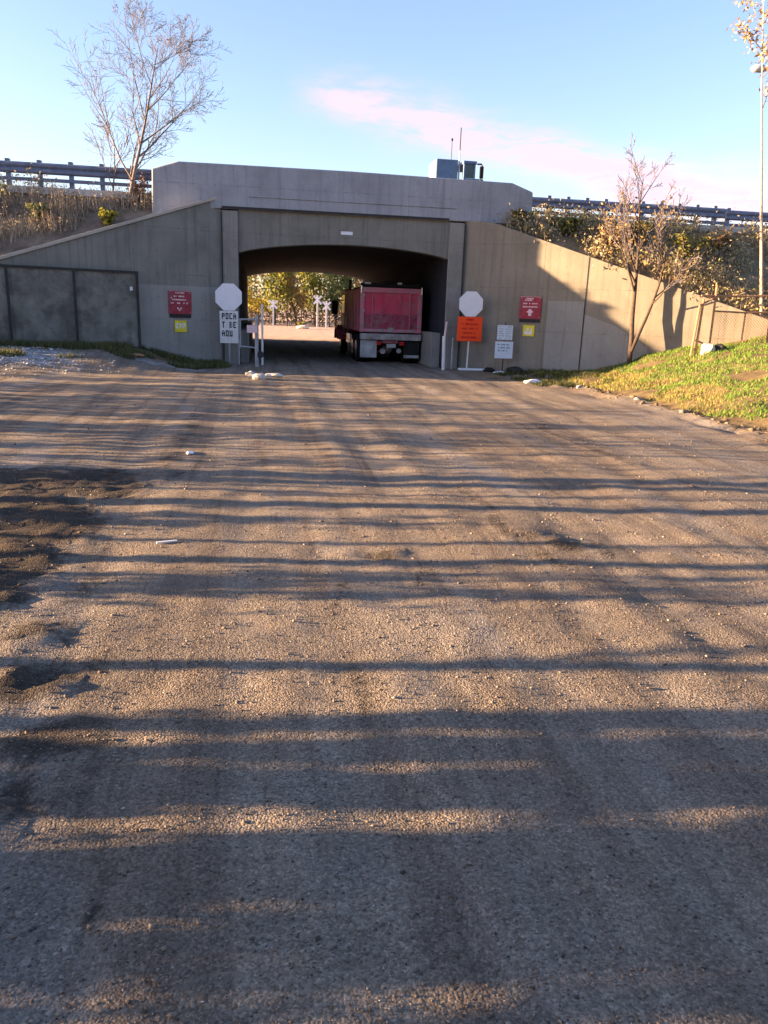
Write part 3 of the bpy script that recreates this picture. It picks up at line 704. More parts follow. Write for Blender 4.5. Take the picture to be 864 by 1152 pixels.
# ------------------------------------------------------------------ work truck on the highway
p = B(7.28, 4.6); wk = empty('work_truck', (p.x, p.y, ZH), YAW, 'blue grey work truck with tall aerials parked on the bridge', 'truck')
MB().box(-1.6, -.16, -.95, .95, .75, 1.35).build('flat_bed', M['truck_blue'], wk)
bx = MB().box(-.85, .02, -.6, .6, 1.35, 2.18).build('tool_box', M['truck_blue'], wk, bevel=.02)
MB().box(-.875, -.855, -.58, .58, 1.4, 2.15).build('lit_side_plate', M['white_paint'], bx)  # white sheet stands for the sunlit left side of the box
cb = MB()
cb.box(.18, 1.0, -.9, .9, .6, 1.55); cb.box(.18, .26, -.9, -.8, 1.55, 2.1); cb.box(.60, .66, -.9, -.8, 1.55, 2.1); cb.box(.18, .26, .8, .9, 1.55, 2.1); cb.box(.60, .66, .8, .9, 1.55, 2.1); cb.box(.16, .7, -.92, .92, 2.02, 2.12)
cb.build('cab', M['truck_blue'], wk, bevel=.015)
MB().box(.265, .595, -.86, -.84, 1.56, 2.0).build('window', M['glass'], wk)
MB().box(1.0, 1.7, -.75, .75, .6, 1.25).build('hood', M['truck_blue'], wk, bevel=.05)
MB().tube([(.86, -.98, 1.3), (.86, -.98, 1.75), (.92, -.98, 1.95), (.86, -.98, 2.02), (.70, -.95, 2.02)], .03, 8).build('mirror_arm', M['dark_metal'], wk)
MB().box(.80, .96, -1.02, -.96, 1.55, 1.95).build('mirror', M['rag'], wk, bevel=.02)
MB().tube([(.09, -.5, 1.2), (.09, -.5, 2.5)], .035, 8).build('mast', M['white_paint'], wk)
MB().tube([(.09, -.5, 2.5), (.09, -.5, 3.25)], .022, 8).build('mast_tip', M['dark_metal'], wk)
MB().tube([(-.22, -.4, 2.1), (-.22, -.4, 2.86)], .012, 6).build('aerial', M['dark_metal'], wk); MB().box(-.25, -.19, -.43, -.37, 2.82, 2.9).build('aerial_head', M['dark_metal'], wk)
for (x, y) in ((-1.1, -.85), (-1.1, .85), (1.05, -.85), (1.05, .85)):
    w_ = MB().cyl((x, y, .42), 'y', .42, .25, 22).build('wheel', M['rubber'], wk, bevel=.03)
    MB().cyl((x, y * 1.1, .42), 'y', .22, .1, 16).build('rim', M['chrome'], w_)

wk.scale = (.86, .9, .96)
# ------------------------------------------------------------------ guardrails
def guardrail(u0, u1, step, d, zt, lab):
    p = B(u0, d); g = empty('guardrail', (p.x, p.y, 0), YAW, lab, 'guardrail')
    L = u1 - u0
    prof = [(-.0, zt), (-.05, zt - .04), (-.05, zt - .10), (-.01, zt - .15), (-.05, zt - .20), (-.05, zt - .26), (-.0, zt - .30), (.012, zt - .30), (-.03, zt - .25), (-.03, zt - .21), (.012, zt - .15), (-.03, zt - .09), (-.03, zt - .05), (.012, zt)]
    MB().prism(prof, 'x', 0, L).build('beam', M['rail_blue'], g)
    for za in (.40,): MB().box(0, L, -.04, .012, zt - za - .09, zt - za).build('lower_rail', M['rail_blue'], g)
    n = int(L / step) + 1
    for i in range(min(n, 60)):
        x = .1 + i * step
        if x > L: break
        MB().box(x - .055, x + .055, .014, .16, 4.3, zt + .07).build('post', M['rail_blue'], g)
    return g
guardrail(-13, -2.40, .83, .75, 5.30, 'steel guardrail above the brown slope left of the bridge')
guardrail(8.72, 15.36, .62, .75, 5.20, 'steel guardrail with close posts right of the bridge')
guardrail(15.4, 50, 1.9, .75, 5.16, 'long guardrail behind the sunlit shrubs')

# ------------------------------------------------------------------ plants
def leaf_cloud(C, n_per, spread, size, flat=1.0):
    """C (k,3) clump centres -> diamond leaf quads"""
    k = len(C); n = k * n_per
    c = np.repeat(C, n_per, 0) + rng.normal(0, 1, (n, 3)) * np.asarray(spread)
    a = rng.normal(0, 1, (n, 3)); a /= np.linalg.norm(a, axis=1, keepdims=True)
    b = np.cross(a, rng.normal(0, 1, (n, 3))); b /= np.linalg.norm(b, axis=1, keepdims=True)
    s_ = size * rng.uniform(.6, 1.5, (n, 1))
    P = np.stack([c - a * s_, c + b * s_ * .5, c + a * s_, c - b * s_ * .5], 1)
    return P.reshape(-1, 3), np.arange(n * 4).reshape(n, 4)

def blades(x, y, z, h, w, lean=.5):
    n = len(x); a = rng.uniform(0, 2 * PI, n); b = rng.uniform(0, 2 * PI, n); l = rng.uniform(.1, lean, n) * h
    p0 = np.stack([x - np.cos(a) * w, y - np.sin(a) * w, z - .01], 1); p1 = np.stack([x + np.cos(a) * w, y + np.sin(a) * w, z - .01], 1)
    p2 = np.stack([x + np.cos(b) * l, y + np.sin(b) * l, z + h], 1)
    return np.stack([p0, p1, p2], 1).reshape(-1, 3), np.arange(n * 3).reshape(n, 3)

def branches(seed, base, height, r0, direction=(0, 0, 1), levels=4, kids=(6, 5, 4), ang=(25, 50), up=.12, length_f=.55, jit=.10, start=.25, tw=.004):
    """returns list of (points, radii, level)"""
    q = random.Random(seed); out = []
    def grow(p, d, L, r, lev):
        n = 7 if lev == 0 else (5 if lev == 1 else 4)
        pts = [p.copy()]; rad = [r]; d = d.normalized()
        for i in range(n):
            d = (d + Vector((q.gauss(0, jit), q.gauss(0, jit), q.gauss(0, jit * .6) + up * (.3 if lev == 0 else 1) * .35))).normalized()
            p = p + d * (L / n); pts.append(p.copy()); rad.append(max(tw, r * (1 - .85 * (i + 1) / n)))
        out.append((pts, rad, lev))
        if lev + 1 >= levels: return
        nk = kids[min(lev, len(kids) - 1)]
        for k in range(nk):
            t = start + (1 - start) * (k + q.random() * .8) / nk if lev == 0 else .2 + .8 * (k + q.random() * .8) / nk
            t = min(t, .97); i = int(t * n); fr_ = t * n - i
            pp = pts[i].lerp(pts[i + 1], fr_); dd = (pts[i + 1] - pts[i]).normalized()
            ax = Vector((q.gauss(0, 1), q.gauss(0, 1), q.gauss(0, 1))); ax = (ax - dd * ax.dot(dd)).normalized()
            an = R(q.uniform(*ang)); nd = dd * math.cos(an) + ax * math.sin(an)
            grow(pp, nd, L * length_f * (1.15 - .55 * t) * q.uniform(.75, 1.2), max(tw * 1.15, (r * (1 - .8 * t)) * .62), lev + 1)
    grow(Vector(base), Vector(direction), height, r0, 0)
    return out

def tree_meshes(br, root, mat_t, mat_c, split=2, sides=(8, 6, 4, 3, 3)):
    tm, cm = MB(), MB()
    for pts, rad, lev in br:
        (tm if lev < split else cm).tube(pts, rad, sides[min(lev, 4)], cap=(lev < 1))
    t_ = tm.build('trunk', mat_t, root, smooth=True)
    c_ = cm.build('crown', mat_c, root, smooth=True) if cm.v else None
    return t_, c_
def tips(br, lev): return np.array([p for pts, rad, l in br if l >= lev for p in pts[1:]])

# bare tree on the left slope
p = B(-3.2, .35, 4.15)
lt = empty('bare_tree', p, 0, 'leafless grey tree with wide fine crown on the left slope', 'tree')
br = branches(5, (0, 0, -.3), 4.6, .062, (.50, 0, 1), 5, (14, 8, 5, 4), (28, 58), .18, .54, .06, .15, .0042)
br += branches(9, (-.28, .1, -.3), 2.6, .035, (-.02, .05, 1), 4, (6, 5, 4), (20, 48), .2, .55, .09, .3, .006)
tree_meshes(br, lt, M['bark'], M['twig'], 2)
tp = tips(br, 3); sel = tp[rng.choice(len(tp), 160)]
v, f = leaf_cloud(sel, 1, .03, .028); np_mesh('leaves', v, f, m_leaf('dry_leaf_grey', [(.10, .09, .10), (.17, .14, .13)]), lt)

# bare tree before the right wing wall
p = WRp(5.1, .55, 0); p.z = gz(p.x, p.y)
rt = empty('forked_tree', p, 0, 'slim forked tree with thin twigs before the ochre wall', 'tree')
br = branches(21, (0, 0, -.1), 5.0, .075, (-.03, 0, 1), 4, (13, 7, 6), (25, 55), .2, .40, .07, .40, .006)
br += branches(22, (.02, 0, .35), 3.4, .055, (.36, .05, 1), 4, (9, 6, 5), (20, 50), .2, .46, .08, .35, .006)
tree_meshes(br, rt, M['bark_dark'], M['twig'], 2)
tp = tips(br, 2); tp = tp[tp[:, 2] < 4.4]; sel = tp[rng.choice(len(tp), 130)]
v, f = leaf_cloud(sel, 2, .08, .05); np_mesh('leaves', v, f, m_leaf('dry_leaf_gold', [(.20, .13, .05), (.34, .23, .07), (.25, .20, .12)]), rt)

# slender leafy tree at the right edge
p = B(14.05, -4.0); p.z = gz(p.x, p.y)
st = empty('slender_tree', p, 0, 'tall slender pale trunk with few tan leaves at the right edge', 'tree')
br = branches(31, (0, 0, -.1), 8.6, .056, (-.17, 0, 1), 3, (9, 4), (35, 65), .0, .17, .012, .66)
tree_meshes(br, st, M['bark_pale'], M['twig'], 1)
tp = tips(br, 1); tp = tp[(tp[:, 2] > 5.2)]; sel = tp[rng.choice(len(tp), 60)]
v, f = leaf_cloud(sel, 16, .10, .045); np_mesh('leaves', v, f, m_leaf('dry_leaf_tan', [(.30, .20, .12), (.42, .30, .18), (.36, .26, .10)]), st)

# street lamp above the highway
p = B(22.0, 8.0, ZH); lp = empty('street_lamp', p, YAW, 'street lamp with white head reaching in from the right edge', 'lamp')
MB().tube([(0, 0, 0), (0, 0, 6.6)], [.09, .05], 10).build('pole', M['galv'], lp)
MB().tube([(0, 0, 6.5), (-.5, 0, 6.85), (-1.3, 0, 6.95)], .035, 8).build('arm', M['galv'], lp)
MB().tube([(-1.25, 0, 6.93), (-1.45, 0, 6.95), (-1.8, 0, 6.93), (-1.95, 0, 6.92)], [.06, .15, .14, .05], 12).build('lamp_head', M['cab_white'], lp, smooth=True)

# chain link gate with rusty pipe frame, right
p0 = B(11.3, -5.2); cg = empty('chain_link_gate', (p0.x, p0.y, 0), YAW - R(2), 'rusty pipe frame gate with sagging wire mesh on the mound', 'gate')
z0 = gz(p0.x, p0.y)
def cgp(x, z): return (x, 0, z)
for (x, dx, zt) in ((0.0, .1, 2.05), (.12, .06, 2.2), (.48, .0, 2.55), (2.02, -.03, 3.2), (2.2, .04, 2.6)):
    MB().tube([(x, 0, z0 - .2), (x + dx, .02, zt)], .028, 8).build('post', M['rust'], cg)
for (xa, za, xb, zb) in ((.1, 2.28, 2.1, 2.35), (.5, 1.92, 2.1, 1.94), (.08, 2.05, .5, 2.28), (.1, 1.2, .5, 1.1)):
    MB().tube([(xa, .01, za), ((xa + xb) / 2, .02, (za + zb) / 2 - .02), (xb, .01, zb)], .022, 8).build('rail', M['rust'], cg)
wm = MB(); wx0, wx1, wz0, wz1, cell = .5, 2.08, z0 + .1, 1.92, .075
k = -int((wz1 - wz0) / cell) 
while wx0 + k * cell < wx1:
    for sg_ in (1, -1):
        x = wx0 + k * cell; a = (x, wz0) if sg_ > 0 else (x, wz1); b = (x + (wz1 - wz0), wz1) if sg_ > 0 else (x + (wz1 - wz0), wz0)
        (xa, za), (xb, zb) = a, b
        if xa < wx0: za += sg_ * (wx0 - xa); xa = wx0
        if xb > wx1: zb -= sg_ * (xb - wx1); xb = wx1
        if xb > xa + .01: wm.tube([(xa, .012 * sg_, za), (xb, .012 * sg_, zb)], .004, 3, False)
    k += 1
wm.build('wire_mesh', M['rust'], cg)
p = B(11.85, -5.6); rock('bucket_lid', p.x, p.y, .16, M['rag'], 'black tub half buried before the wire gate', 'tub', seed=31, flat=.8)
p = B(11.55, -5.55); rock('pale_block', p.x, p.y, .18, M['rock'], 'pale concrete lump left of the black tub', 'block', seed=32, flat=.9)

# shrubs and undergrowth on the slopes
def slope_pt(side, u, t):
    if side < 0:
        m = (-u - .43) / math.cos(PHL); d0 = max(left_line(u), -3.6) + .12; z0 = left_top(m) - .06
        if m > 9.3: z0 = max(.3, z0 - (m - 9.3) * .6)
    else:
        m = (u - WRU) / math.cos(PHR); d0 = max(right_line(u), -6.0) + .12; z0 = right_top(m) - .06
    d = d0 + (.75 - d0) * t; return B(u, d, z0 + (ZH - .05 - z0) * t ** .92)
def undergrowth(side, n, u_rng, tall, cols_leaf, cols_stem, leaf, per, lab):
    C = []; X = []
    for i in range(n):
        u = rnd.uniform(*u_rng); t = rnd.random() ** .9
        g = mnoise.noise(Vector((u * .8, t * 3.1, side * 4.)))
        if side < 0 and u > -4.4 and (t < .5 or rnd.random() < .35): continue
        if g < (-.28 if side < 0 else -.08): continue
        if side < 0 and t < .22: continue
        p = slope_pt(side, u, t); C.append((p.x, p.y, p.z + .05 + rnd.random() * tall * (.5 + max(0, g)) * (.4 if side < 0 and u > -5.2 else 1)))
        X.append((p.x, p.y, p.z))
    v, f = leaf_cloud(np.array(C), per, (.13, .13, .11) if side < 0 else (.20, .20, .15), leaf)
    o = np_mesh('undergrowth', v, f, m_leaf('undergrowth_leaf', cols_leaf, .38)); tag(o, lab, 'undergrowth', kind='stuff')
    X = np.repeat(np.array(X), 9 if side < 0 else 4, 0); X[:, :2] += rng.normal(0, .16, (len(X), 2))
    v, f = blades(X[:, 0], X[:, 1], X[:, 2] - .05, rng.uniform(.15, tall * (1.25 if side < 0 else .9), len(X)), np.full(len(X), .006), .35)
    o = np_mesh('dry_stems', v, f, m_leaf('dry_stems', cols_stem, .1)); tag(o, lab.replace('undergrowth', 'dry stalks'), 'stems', kind='stuff')
undergrowth(-1, 1100, (-9, -.8), .5, [(.12, .10, .07), (.26, .20, .14), (.36, .27, .19), (.22, .23, .11), (.46, .38, .27)], [(.26, .21, .16), (.42, .34, .26), (.54, .45, .35)], .028, 18, 'reddish brown undergrowth on the left slope')
undergrowth(1, 2300, (7.8, 30), .36, [(.10, .09, .06), (.24, .20, .10), (.38, .32, .16), (.48, .42, .22), (.26, .26, .10), (.36, .26, .20), (.52, .45, .34), (.22, .16, .13)], [(.10, .07, .05), (.25, .18, .10), (.38, .28, .17)], .042, 30, 'golden and olive undergrowth on the right slope')

def bush(name, pos, r, h, cols, n, leaf, lab, cat='shrub', group=None, stems=9, sp=.16):
    e = empty(name, pos, 0, lab, cat, group)
    sm = MB(); C = []
    for i in range(stems):
        a = 2 * PI * i / stems + rnd.random(); k = rnd.uniform(.3, 1) * r
        q1 = Vector((math.cos(a) * k * .4, math.sin(a) * k * .4, h * .5)); q2 = Vector((math.cos(a) * k, math.sin(a) * k, h * rnd.uniform(.75, 1.05)))
        sm.tube([(0, 0, -.1), q1, q2], [.014, .009, .004], 5, False)
        for t_ in np.linspace(.25, 1, 6):
            pp = q1.lerp(q2, t_) if t_ > .4 else Vector((0, 0, 0)).lerp(q1, t_ + .5)
            C.append(pp)
    sm.build('stems', M['twig'], e)
    C = np.array(C); C = C[rng.choice(len(C), n)]
    v, f = leaf_cloud(C, 6, (r * sp, r * sp, h * sp * .62), leaf)
    np_mesh('foliage', v, f, m_leaf(name + '_leaf', cols), e)
    return e
G1 = [(.10, .12, .02), (.22, .22, .03), (.36, .33, .05)]
def on_slope(side, u, t, dz=0): q = slope_pt(side, u, t); return (q.x, q.y, q.z + dz)
bush('leafy_bush', on_slope(-1, -3.45, .12), .26, .42, G1, 70, .05, 'small bright yellow green bush on the left coping')
bush('tall_weed', on_slope(-1, -6.25, .62), .25, .85, [(.09, .11, .06), (.20, .22, .13), (.30, .30, .20)], 26, .05, 'pale green tall weed under the left guardrail', 'weed')
bush('leafy_bush', on_slope(-1, -5.3, .45), .4, .45, [(.05, .07, .03), (.12, .14, .05), (.22, .22, .10)], 45, .05, 'dark green bush in the middle of the left slope')
bush('red_bush', on_slope(-1, -2.75, .8), .35, .7, [(.10, .06, .06), (.20, .12, .11), (.28, .19, .16)], 60, .04, 'reddish leafless looking bush at the foot of the bare tree')
for i, (u, t, r, h) in enumerate([(8.3, .5, .45, .55), (9.6, .45, .5, .7), (10.6, .3, .55, 1.0), (11.6, .55, .6, .9), (12.6, .35, .65, 1.2), (14.0, .6, .6, .9), (15.4, .3, .7, 1.2)]):
    bush('golden_shrub', on_slope(1, u, t), r, h * .75, [[(.06, .06, .02), (.20, .17, .04), (.36, .28, .07)], [(.05, .055, .02), (.13, .13, .035), (.28, .25, .08)], [(.09, .06, .03), (.24, .16, .08), (.40, .29, .16)]][i % 3], 110, .055,
         ['round golden shrub close behind the bridge parapet end', 'olive shrub above the ochre wall joint', 'tan leafed shrub behind the forked tree', 'tall gold shrub right of the forked tree', 'dense olive shrub above the bright wall end', 'straw coloured shrub near the long guardrail', 'dark gold shrub above the wire gate'][i], 'shrub', 'shrubs on the right slope')

# grass
def grass(name, x, y, hmin, hmax, w, cols, lab):
    z = gza(x, y); v, f = blades(x, y, z, rng.uniform(hmin, hmax, len(x)), w * rng.uniform(.6, 1.4, len(x)), .8)
    o = np_mesh(name, v, f, m_leaf(name + '_blades', cols, .3)); return tag(o, lab, 'grass', kind='stuff')
n = 150000; x = rng.uniform(3.4, 16, n); y = rng.uniform(9, 26, n)
q = y - y_foot(x); pn = np.array([mnoise.noise(Vector((a * .9, b * .7, 2))) for a, b in zip(x, y)])
ud_u = (x - A0.x) * U.x + (y - A0.y) * U.y; ud_d = (x - A0.x) * V.x + (y - A0.y) * V.y
front = ud_d < -(ud_u - WRU) * math.tan(PHR) - .1
p2 = np.array([mnoise.noise(Vector((a * .45, b * .9, 12))) for a, b in zip(x, y)])
q = q + wob(x, y)
ok = front & (q > np.interp(x, [5, 7, 9], [1.8, 3.3, 4.2]) + 1.3 * pn) & (pn + .6 * p2 > -.30 - .03 * (x - 6)) & (x > 4.2)
dry = ok & ((pn + .5 * p2) > np.clip((x - 6.0) * .5, -.7, .75)) & (rng.random(len(x)) < .75)
grass('dry_grass', x[dry], y[dry], .02, .08, .009, [(.16, .12, .04), (.30, .24, .08), (.40, .33, .11), (.24, .22, .05)], 'straw coloured dry grass along the sunlit ridge of the mound')
ok = ok & ~dry
grass('grass', x[ok], y[ok], .015, .08, .011, [(.035, .08, .014), (.07, .16, .02), (.11, .23, .028), (.17, .28, .04), (.26, .27, .08)], 'sunlit yellow green grass on the mound')
n = 36000; u = rng.uniform(-11, -.5, n); dd = rng.uniform(.02, 1.0, n) ** 1.4 * 2.3
a_ = YAW + PHL; x = np.array(A0.x + U.x * -.45) - 0; o_ = B(-.45, -.01)
mm = rng.uniform(.1, 10.5, n); x = o_.x - mm * math.cos(a_) + dd * math.sin(a_); y = o_.y - mm * math.sin(a_) - dd * math.cos(a_)
pn = np.array([mnoise.noise(Vector((a * 1.1, b * 1.1, 4))) for a, b in zip(x, y)])
ok = (pn > -.2 + (dd - .7) * .3)
grass('grass', x[ok], y[ok], .03, .17, .011, [(.03, .04, .015), (.06, .09, .02), (.10, .13, .035), (.17, .14, .07), (.22, .17, .10)], 'dark green grass strip along the foot of the metal fence')
n = 12000; x = rng.uniform(2.4, 5.6, n); y = rng.uniform(18.8, 24, n)
pn = np.array([mnoise.noise(Vector((a * 1.4, b * .9, 6))) for a, b in zip(x, y)]); ud_u = (x - A0.x) * U.x + (y - A0.y) * U.y; ud_d = (x - A0.x) * V.x + (y - A0.y) * V.y
ok = (ud_d < -(ud_u - WRU) * math.tan(PHR) - .1) & (pn > .02) & (ud_u > 7.2)
grass('weeds', x[ok], y[ok], .03, .12, .010, [(.02, .03, .010), (.05, .07, .015), (.09, .10, .03), (.12, .10, .05)], 'patchy weeds at the foot of the right wing wall')

# ------------------------------------------------------------------ beyond the tunnel
def crossbuck(u, d, h, lab, arms=True):
    p = B(u, d); e = empty('crossbuck_sign', (p.x, p.y, gz(p.x, p.y)), YAW, lab, 'sign', 'railway crossing signs beyond the tunnel')
    MB().box(-.07, .07, -.05, .05, -.1, h).build('post', M['white_paint'], e)
    for sg_ in (-1, 1):
        MB().box(-.52, .52, -.075 - .03 * (sg_ > 0), -.055 - .03 * (sg_ > 0), -.09, .09, Matrix.Translation((0, 0, h - .45)) @ Matrix.Rotation(sg_ * R(45), 4, 'Y')).build('crossbuck_arm', M['sign_white'], e)
crossbuck(1.95, 52, 2.45, 'white railway crossbuck, leftmost of the three past the tunnel')
crossbuck(6.1, 52, 3.0, 'tallest white railway crossbuck, middle of the three past the tunnel')
crossbuck(7.05, 53, 2.5, 'white railway crossbuck right beside the tallest one')
fp = B(-12, 56); ff = empty('post_fence', (fp.x, fp.y, gz(fp.x, fp.y)), YAW, 'dark post and wire fence before the autumn trees', 'fence')
for i in range(26): MB().box(i * 1.4 - .05, i * 1.4 + .05, -.05, .05, -.1, 1.25).build('post', M['bark_dark'], ff)
for z in (.45, .85, 1.15): MB().box(0, 35, -.02, -.0, z - .03, z + .03).build('rail', M['bark_dark'], ff)
cg_ = [[(.35, .27, .03), (.50, .40, .05), (.22, .22, .03)], [(.12, .15, .03), (.22, .24, .04), (.33, .30, .06)], [(.34, .20, .09), (.46, .29, .14), (.27, .15, .08)], [(.07, .10, .035), (.14, .18, .06), (.24, .25, .10)]]
far_mats = [m_leaf('autumn_leaf', c, .35) for c in cg_]
def far_tree(u, d, h, r, mi, lab):
    p = B(u, d); e = empty('autumn_tree', (p.x, p.y, gz(p.x, p.y)), 0, lab, 'tree', 'autumn trees beyond the tunnel')
    b_ = branches(int(100 + u * 7 + d), (0, 0, -.2), h * .8, .16, (rnd.uniform(-.05, .05), 0, 1), 3, (9, 5), (35, 70), .1, .40, .06, .18)
    tree_meshes(b_, e, M['bark_dark'], M['bark'], 2, (6, 4, 3))
    tp = tips(b_, 1); sel = tp[rng.choice(len(tp), 170)]
    v, f = leaf_cloud(sel, 14, (r * .16, r * .16, h * .05), .15); np_mesh('foliage', v, f, far_mats[mi], e)
FT = [(-5.0, 60, 8, 3, 0, 'yellow'), (-.8, 62, 7.5, 3, 0, 'bright yellow'), (2.2, 59, 8.5, 2.6, 1, 'yellow green'), (4.6, 61, 7.0, 2.4, 2, 'pinkish tan'), (6.6, 63, 8.5, 2.6, 1, 'mid green'), (8.6, 60, 7.5, 2.5, 3, 'grey green'), (11.0, 62, 8, 2.8, 2, 'orange tan'), (13.2, 58, 6.5, 2.4, 0, 'golden'), (16.5, 62, 8.5, 3, 3, 'dark green'), (-9, 63, 9, 3, 1, 'olive')]
FTL = ['yellow leafed tree at the left edge of the tunnel view', 'bright yellow tree behind the left crossbuck', 'yellow green tree just right of the left crossbuck', 'pinkish tan tree between the crossbucks', 'mid green tree behind the tallest crossbuck', 'grey green tree right of the tallest crossbuck', 'orange tan tree beside the truck cab', 'golden low tree showing by the truck mirror', 'dark green tree behind the truck', 'olive tree hidden left of the tunnel view']
for t_, l_ in zip(FT[:9], FTL): far_tree(*t_[:5], l_)
n = 240; C = np.array([B(rnd.uniform(-16, 24), rnd.uniform(57, 68), rnd.uniform(.1, 1.6)) for i in range(n)])
v, f = leaf_cloud(C, 22, (.5, .5, .35), .13); o = np_mesh('brush', v, f, m_leaf('far_brush_leaf', [(.05, .04, .03), (.12, .09, .06), (.20, .14, .09), (.14, .13, .05)])); tag(o, 'dark brush at the foot of the autumn trees', 'brush', kind='stuff')
n = 700; C = np.array([B(rnd.uniform(-40, 50), rnd.uniform(72, 84), 0) + Vector((0, 0, rnd.random() ** .8 * 9)) for i in range(n)])
v, f = leaf_cloud(C, 26, (.9, .9, .7), .24); o = np_mesh('woods', v, f, m_leaf('far_woods_leaf', [(.10, .085, .04), (.22, .18, .05), (.32, .22, .10), (.13, .14, .05)])); tag(o, 'mixed autumn woodland behind the crossing', 'woods', kind='stuff')
p = B(6.9, 45); o = rock('pale_boulder', p.x - 2.6, p.y, .35, M['rock'], 'pale boulder on the sunlit ground past the tunnel', 'boulder', seed=41, sx=1.6)
p = B(4.3, 46); bush('verge_bush', (p.x, p.y, gz(p.x, p.y)), .5, .6, [(.12, .12, .03), (.24, .2, .05)], 30, .09, 'low green bush on the sunlit ground past the tunnel')

# ------------------------------------------------------------------ trees west of the yard, whose shadows stripe the ground
SAZ, SEL = R(4.0), R(8.0)
S = Vector((-math.cos(SAZ) * math.cos(SEL), -math.sin(SAZ) * math.cos(SEL), math.sin(SEL)))
def caster_y(s, xc): return s + math.tan(SAZ) * xc
def yard_tree(s, w, xc, h, seed, lab, ln=0.):
    y = caster_y(s, xc); e = empty('yard_tree', (xc, y, gz(xc, y)), 0, lab, 'tree', 'trees along the west side of the yard')
    b_ = branches(seed, (0, 0, -.2), h, w / 2 * 1.05, (rnd.uniform(-.02, .02), ln, 1), 3, (12, 5), (30, 65), .1, .32, .02, .25)
    b_[0] = (b_[0][0], [w / 2 * (1 - .45 * i / 7) for i in range(8)], 0)
    tree_meshes(b_, e, M['bark'], M['twig'], 1, (9, 5, 3))
YT = [  # (shadow line, trunk width, x, height)
 (3.30, .13, -7.5, 5.0, 0), (4.83, .15, -8, 5.5, .02), (4.32, .08, -8, 5, -.03), (5.22, .08, -9, 6, .03), (6.40, .24, -10, 7, -.02), (6.72, .07, -9, 5, .05), (7.22, .20, -10.5, 7, .02), (7.62, .26, -11.5, 8, -.03), (8.9, .09, -11, 6, .05)]
for i, (s_, w_, xc, h_, ln) in enumerate(YT): yard_tree(s_, w_, xc, h_, 200 + i, ln=ln, lab='bare yard tree west of the gravel, casting a stripe of shade')
bcol = [(.02, .03, .012), (.04, .06, .02), (.07, .09, .03)]
def shade_bush(s, xc, r, h, n, lab):  # unseen shrubs, added and shaped to throw shade bands on the yard
    y = caster_y(s, xc); bush('shade_shrub', (xc, y, gz(xc, y)), r, h, bcol, n, .06, lab, 'shrub', 'unseen shrubs added to shade the yard', 12, .34)
for (s_, xc, r_, h_, n_) in [(.2, -6, .5, 2.0, 420), (.75, -6, .45, 2.0, 420), (1.22, -6, .42, 2.0, 420), (1.64, -5.6, .18, 1.9, 120), (1.98, -6, .2, 1.9, 230), (2.36, -6, .17, 1.9, 210), (2.58, -6.4, .13, 1.8, 88), (2.78, -6.5, .07, 1.8, 90), (4.4, -6.5, .3, 1.1, 40), (5.9, -8, .3, 1.0, 60), (7.5, -8.5, .5, 1.15, 110), (8.3, -9.5, .35, 1.5, 50), (9.9, -9.5, .6, 1.7, 110), (10.6, -11.5, .5, 2.0, 60), (11.6, -11.5, .5, 2.2, 110), (12.6, -12, .6, 1.9, 90), (13.8, -12.5, .5, 2.2, 120), (14.6, -12.5, .5, 1.9, 80), (9.0, -10.5, .4, 1.0, 70), (10.2, -11, .5, 1.1, 90), (12.2, -12, .6, 1.15, 110), (13.2, -12.5, .5, 1.3, 90), (15.3, -13, .6, 1.3, 110), (16.0, -13, .5, 1.6, 90), (17.2, -13.5, .7, 1.5, 120), (18.6, -14, .8, 1.6, 120)]:
    shade_bush(s_, xc, r_, h_, n_, 'unseen dark shrub added west of the yard to shade the ground')

# unseen woodland added behind the viewer; it shades the yard and the bridge face from that side of the sky
n = 1500; C = np.array([(rnd.uniform(-26, 60), rnd.uniform(-34, -22), rnd.random() ** .8 * 15) for i in range(n)])
v, f = leaf_cloud(C, 24, (1.2, 1.2, 1.0), .36); o = np_mesh('woods', v, f, m_leaf('shade_woods_leaf', [(.05, .045, .02), (.10, .085, .03), (.15, .11, .05)])); tag(o, 'unseen dark woodland added behind the viewer to cut the sky light', 'woods', kind='stuff')

# ------------------------------------------------------------------ light, sky, camera
sun = bpy.data.lights.new('sun', 'SUN'); sun.energy = 5.0; sun.angle = R(.5); sun.color = (1.0, .64, .34)
so = bpy.data.objects.new('sun', sun); COL.objects.link(so); so.rotation_euler = S.to_track_quat('Z', 'Y').to_euler()

W = bpy.data.worlds.new('World'); SC.world = W; W.use_nodes = True
nt = W.node_tree; N = nt.nodes; L = nt.links
bg = N['Background']; out = N['World Output']
sky = N.new('ShaderNodeTexSky'); sky.sky_type = 'NISHITA'; sky.sun_disc = False; sky.sun_elevation = SEL; sky.sun_rotation = math.atan2(S.x, S.y)
sky.altitude = 200; sky.air_density = 1.0; sky.dust_density = 1.1; sky.ozone_density = 2.0
bg.inputs['Strength'].default_value = .065
tc = N.new('ShaderNodeTexCoord')
def wmath(op, a, b=0.):
    m = N.new('ShaderNodeMath'); m.operation = op
    for v_, i in ((a, 0), (b, 1)):
        if isinstance(v_, (int, float)): m.inputs[i].default_value = v_
        else: L.new(v_, m.inputs[i])
    return m.outputs[0]
def wdot(vec):
    m = N.new('ShaderNodeVectorMath'); m.operation = 'DOT_PRODUCT'; L.new(tc.outputs['Generated'], m.inputs[0]); m.inputs[1].default_value = vec; return m.outputs['Value']
nz = N.new('ShaderNodeTexNoise'); nz.inputs['Scale'].default_value = 7; nz.inputs['Detail'].default_value = 6; nz.inputs['Roughness'].default_value = .6
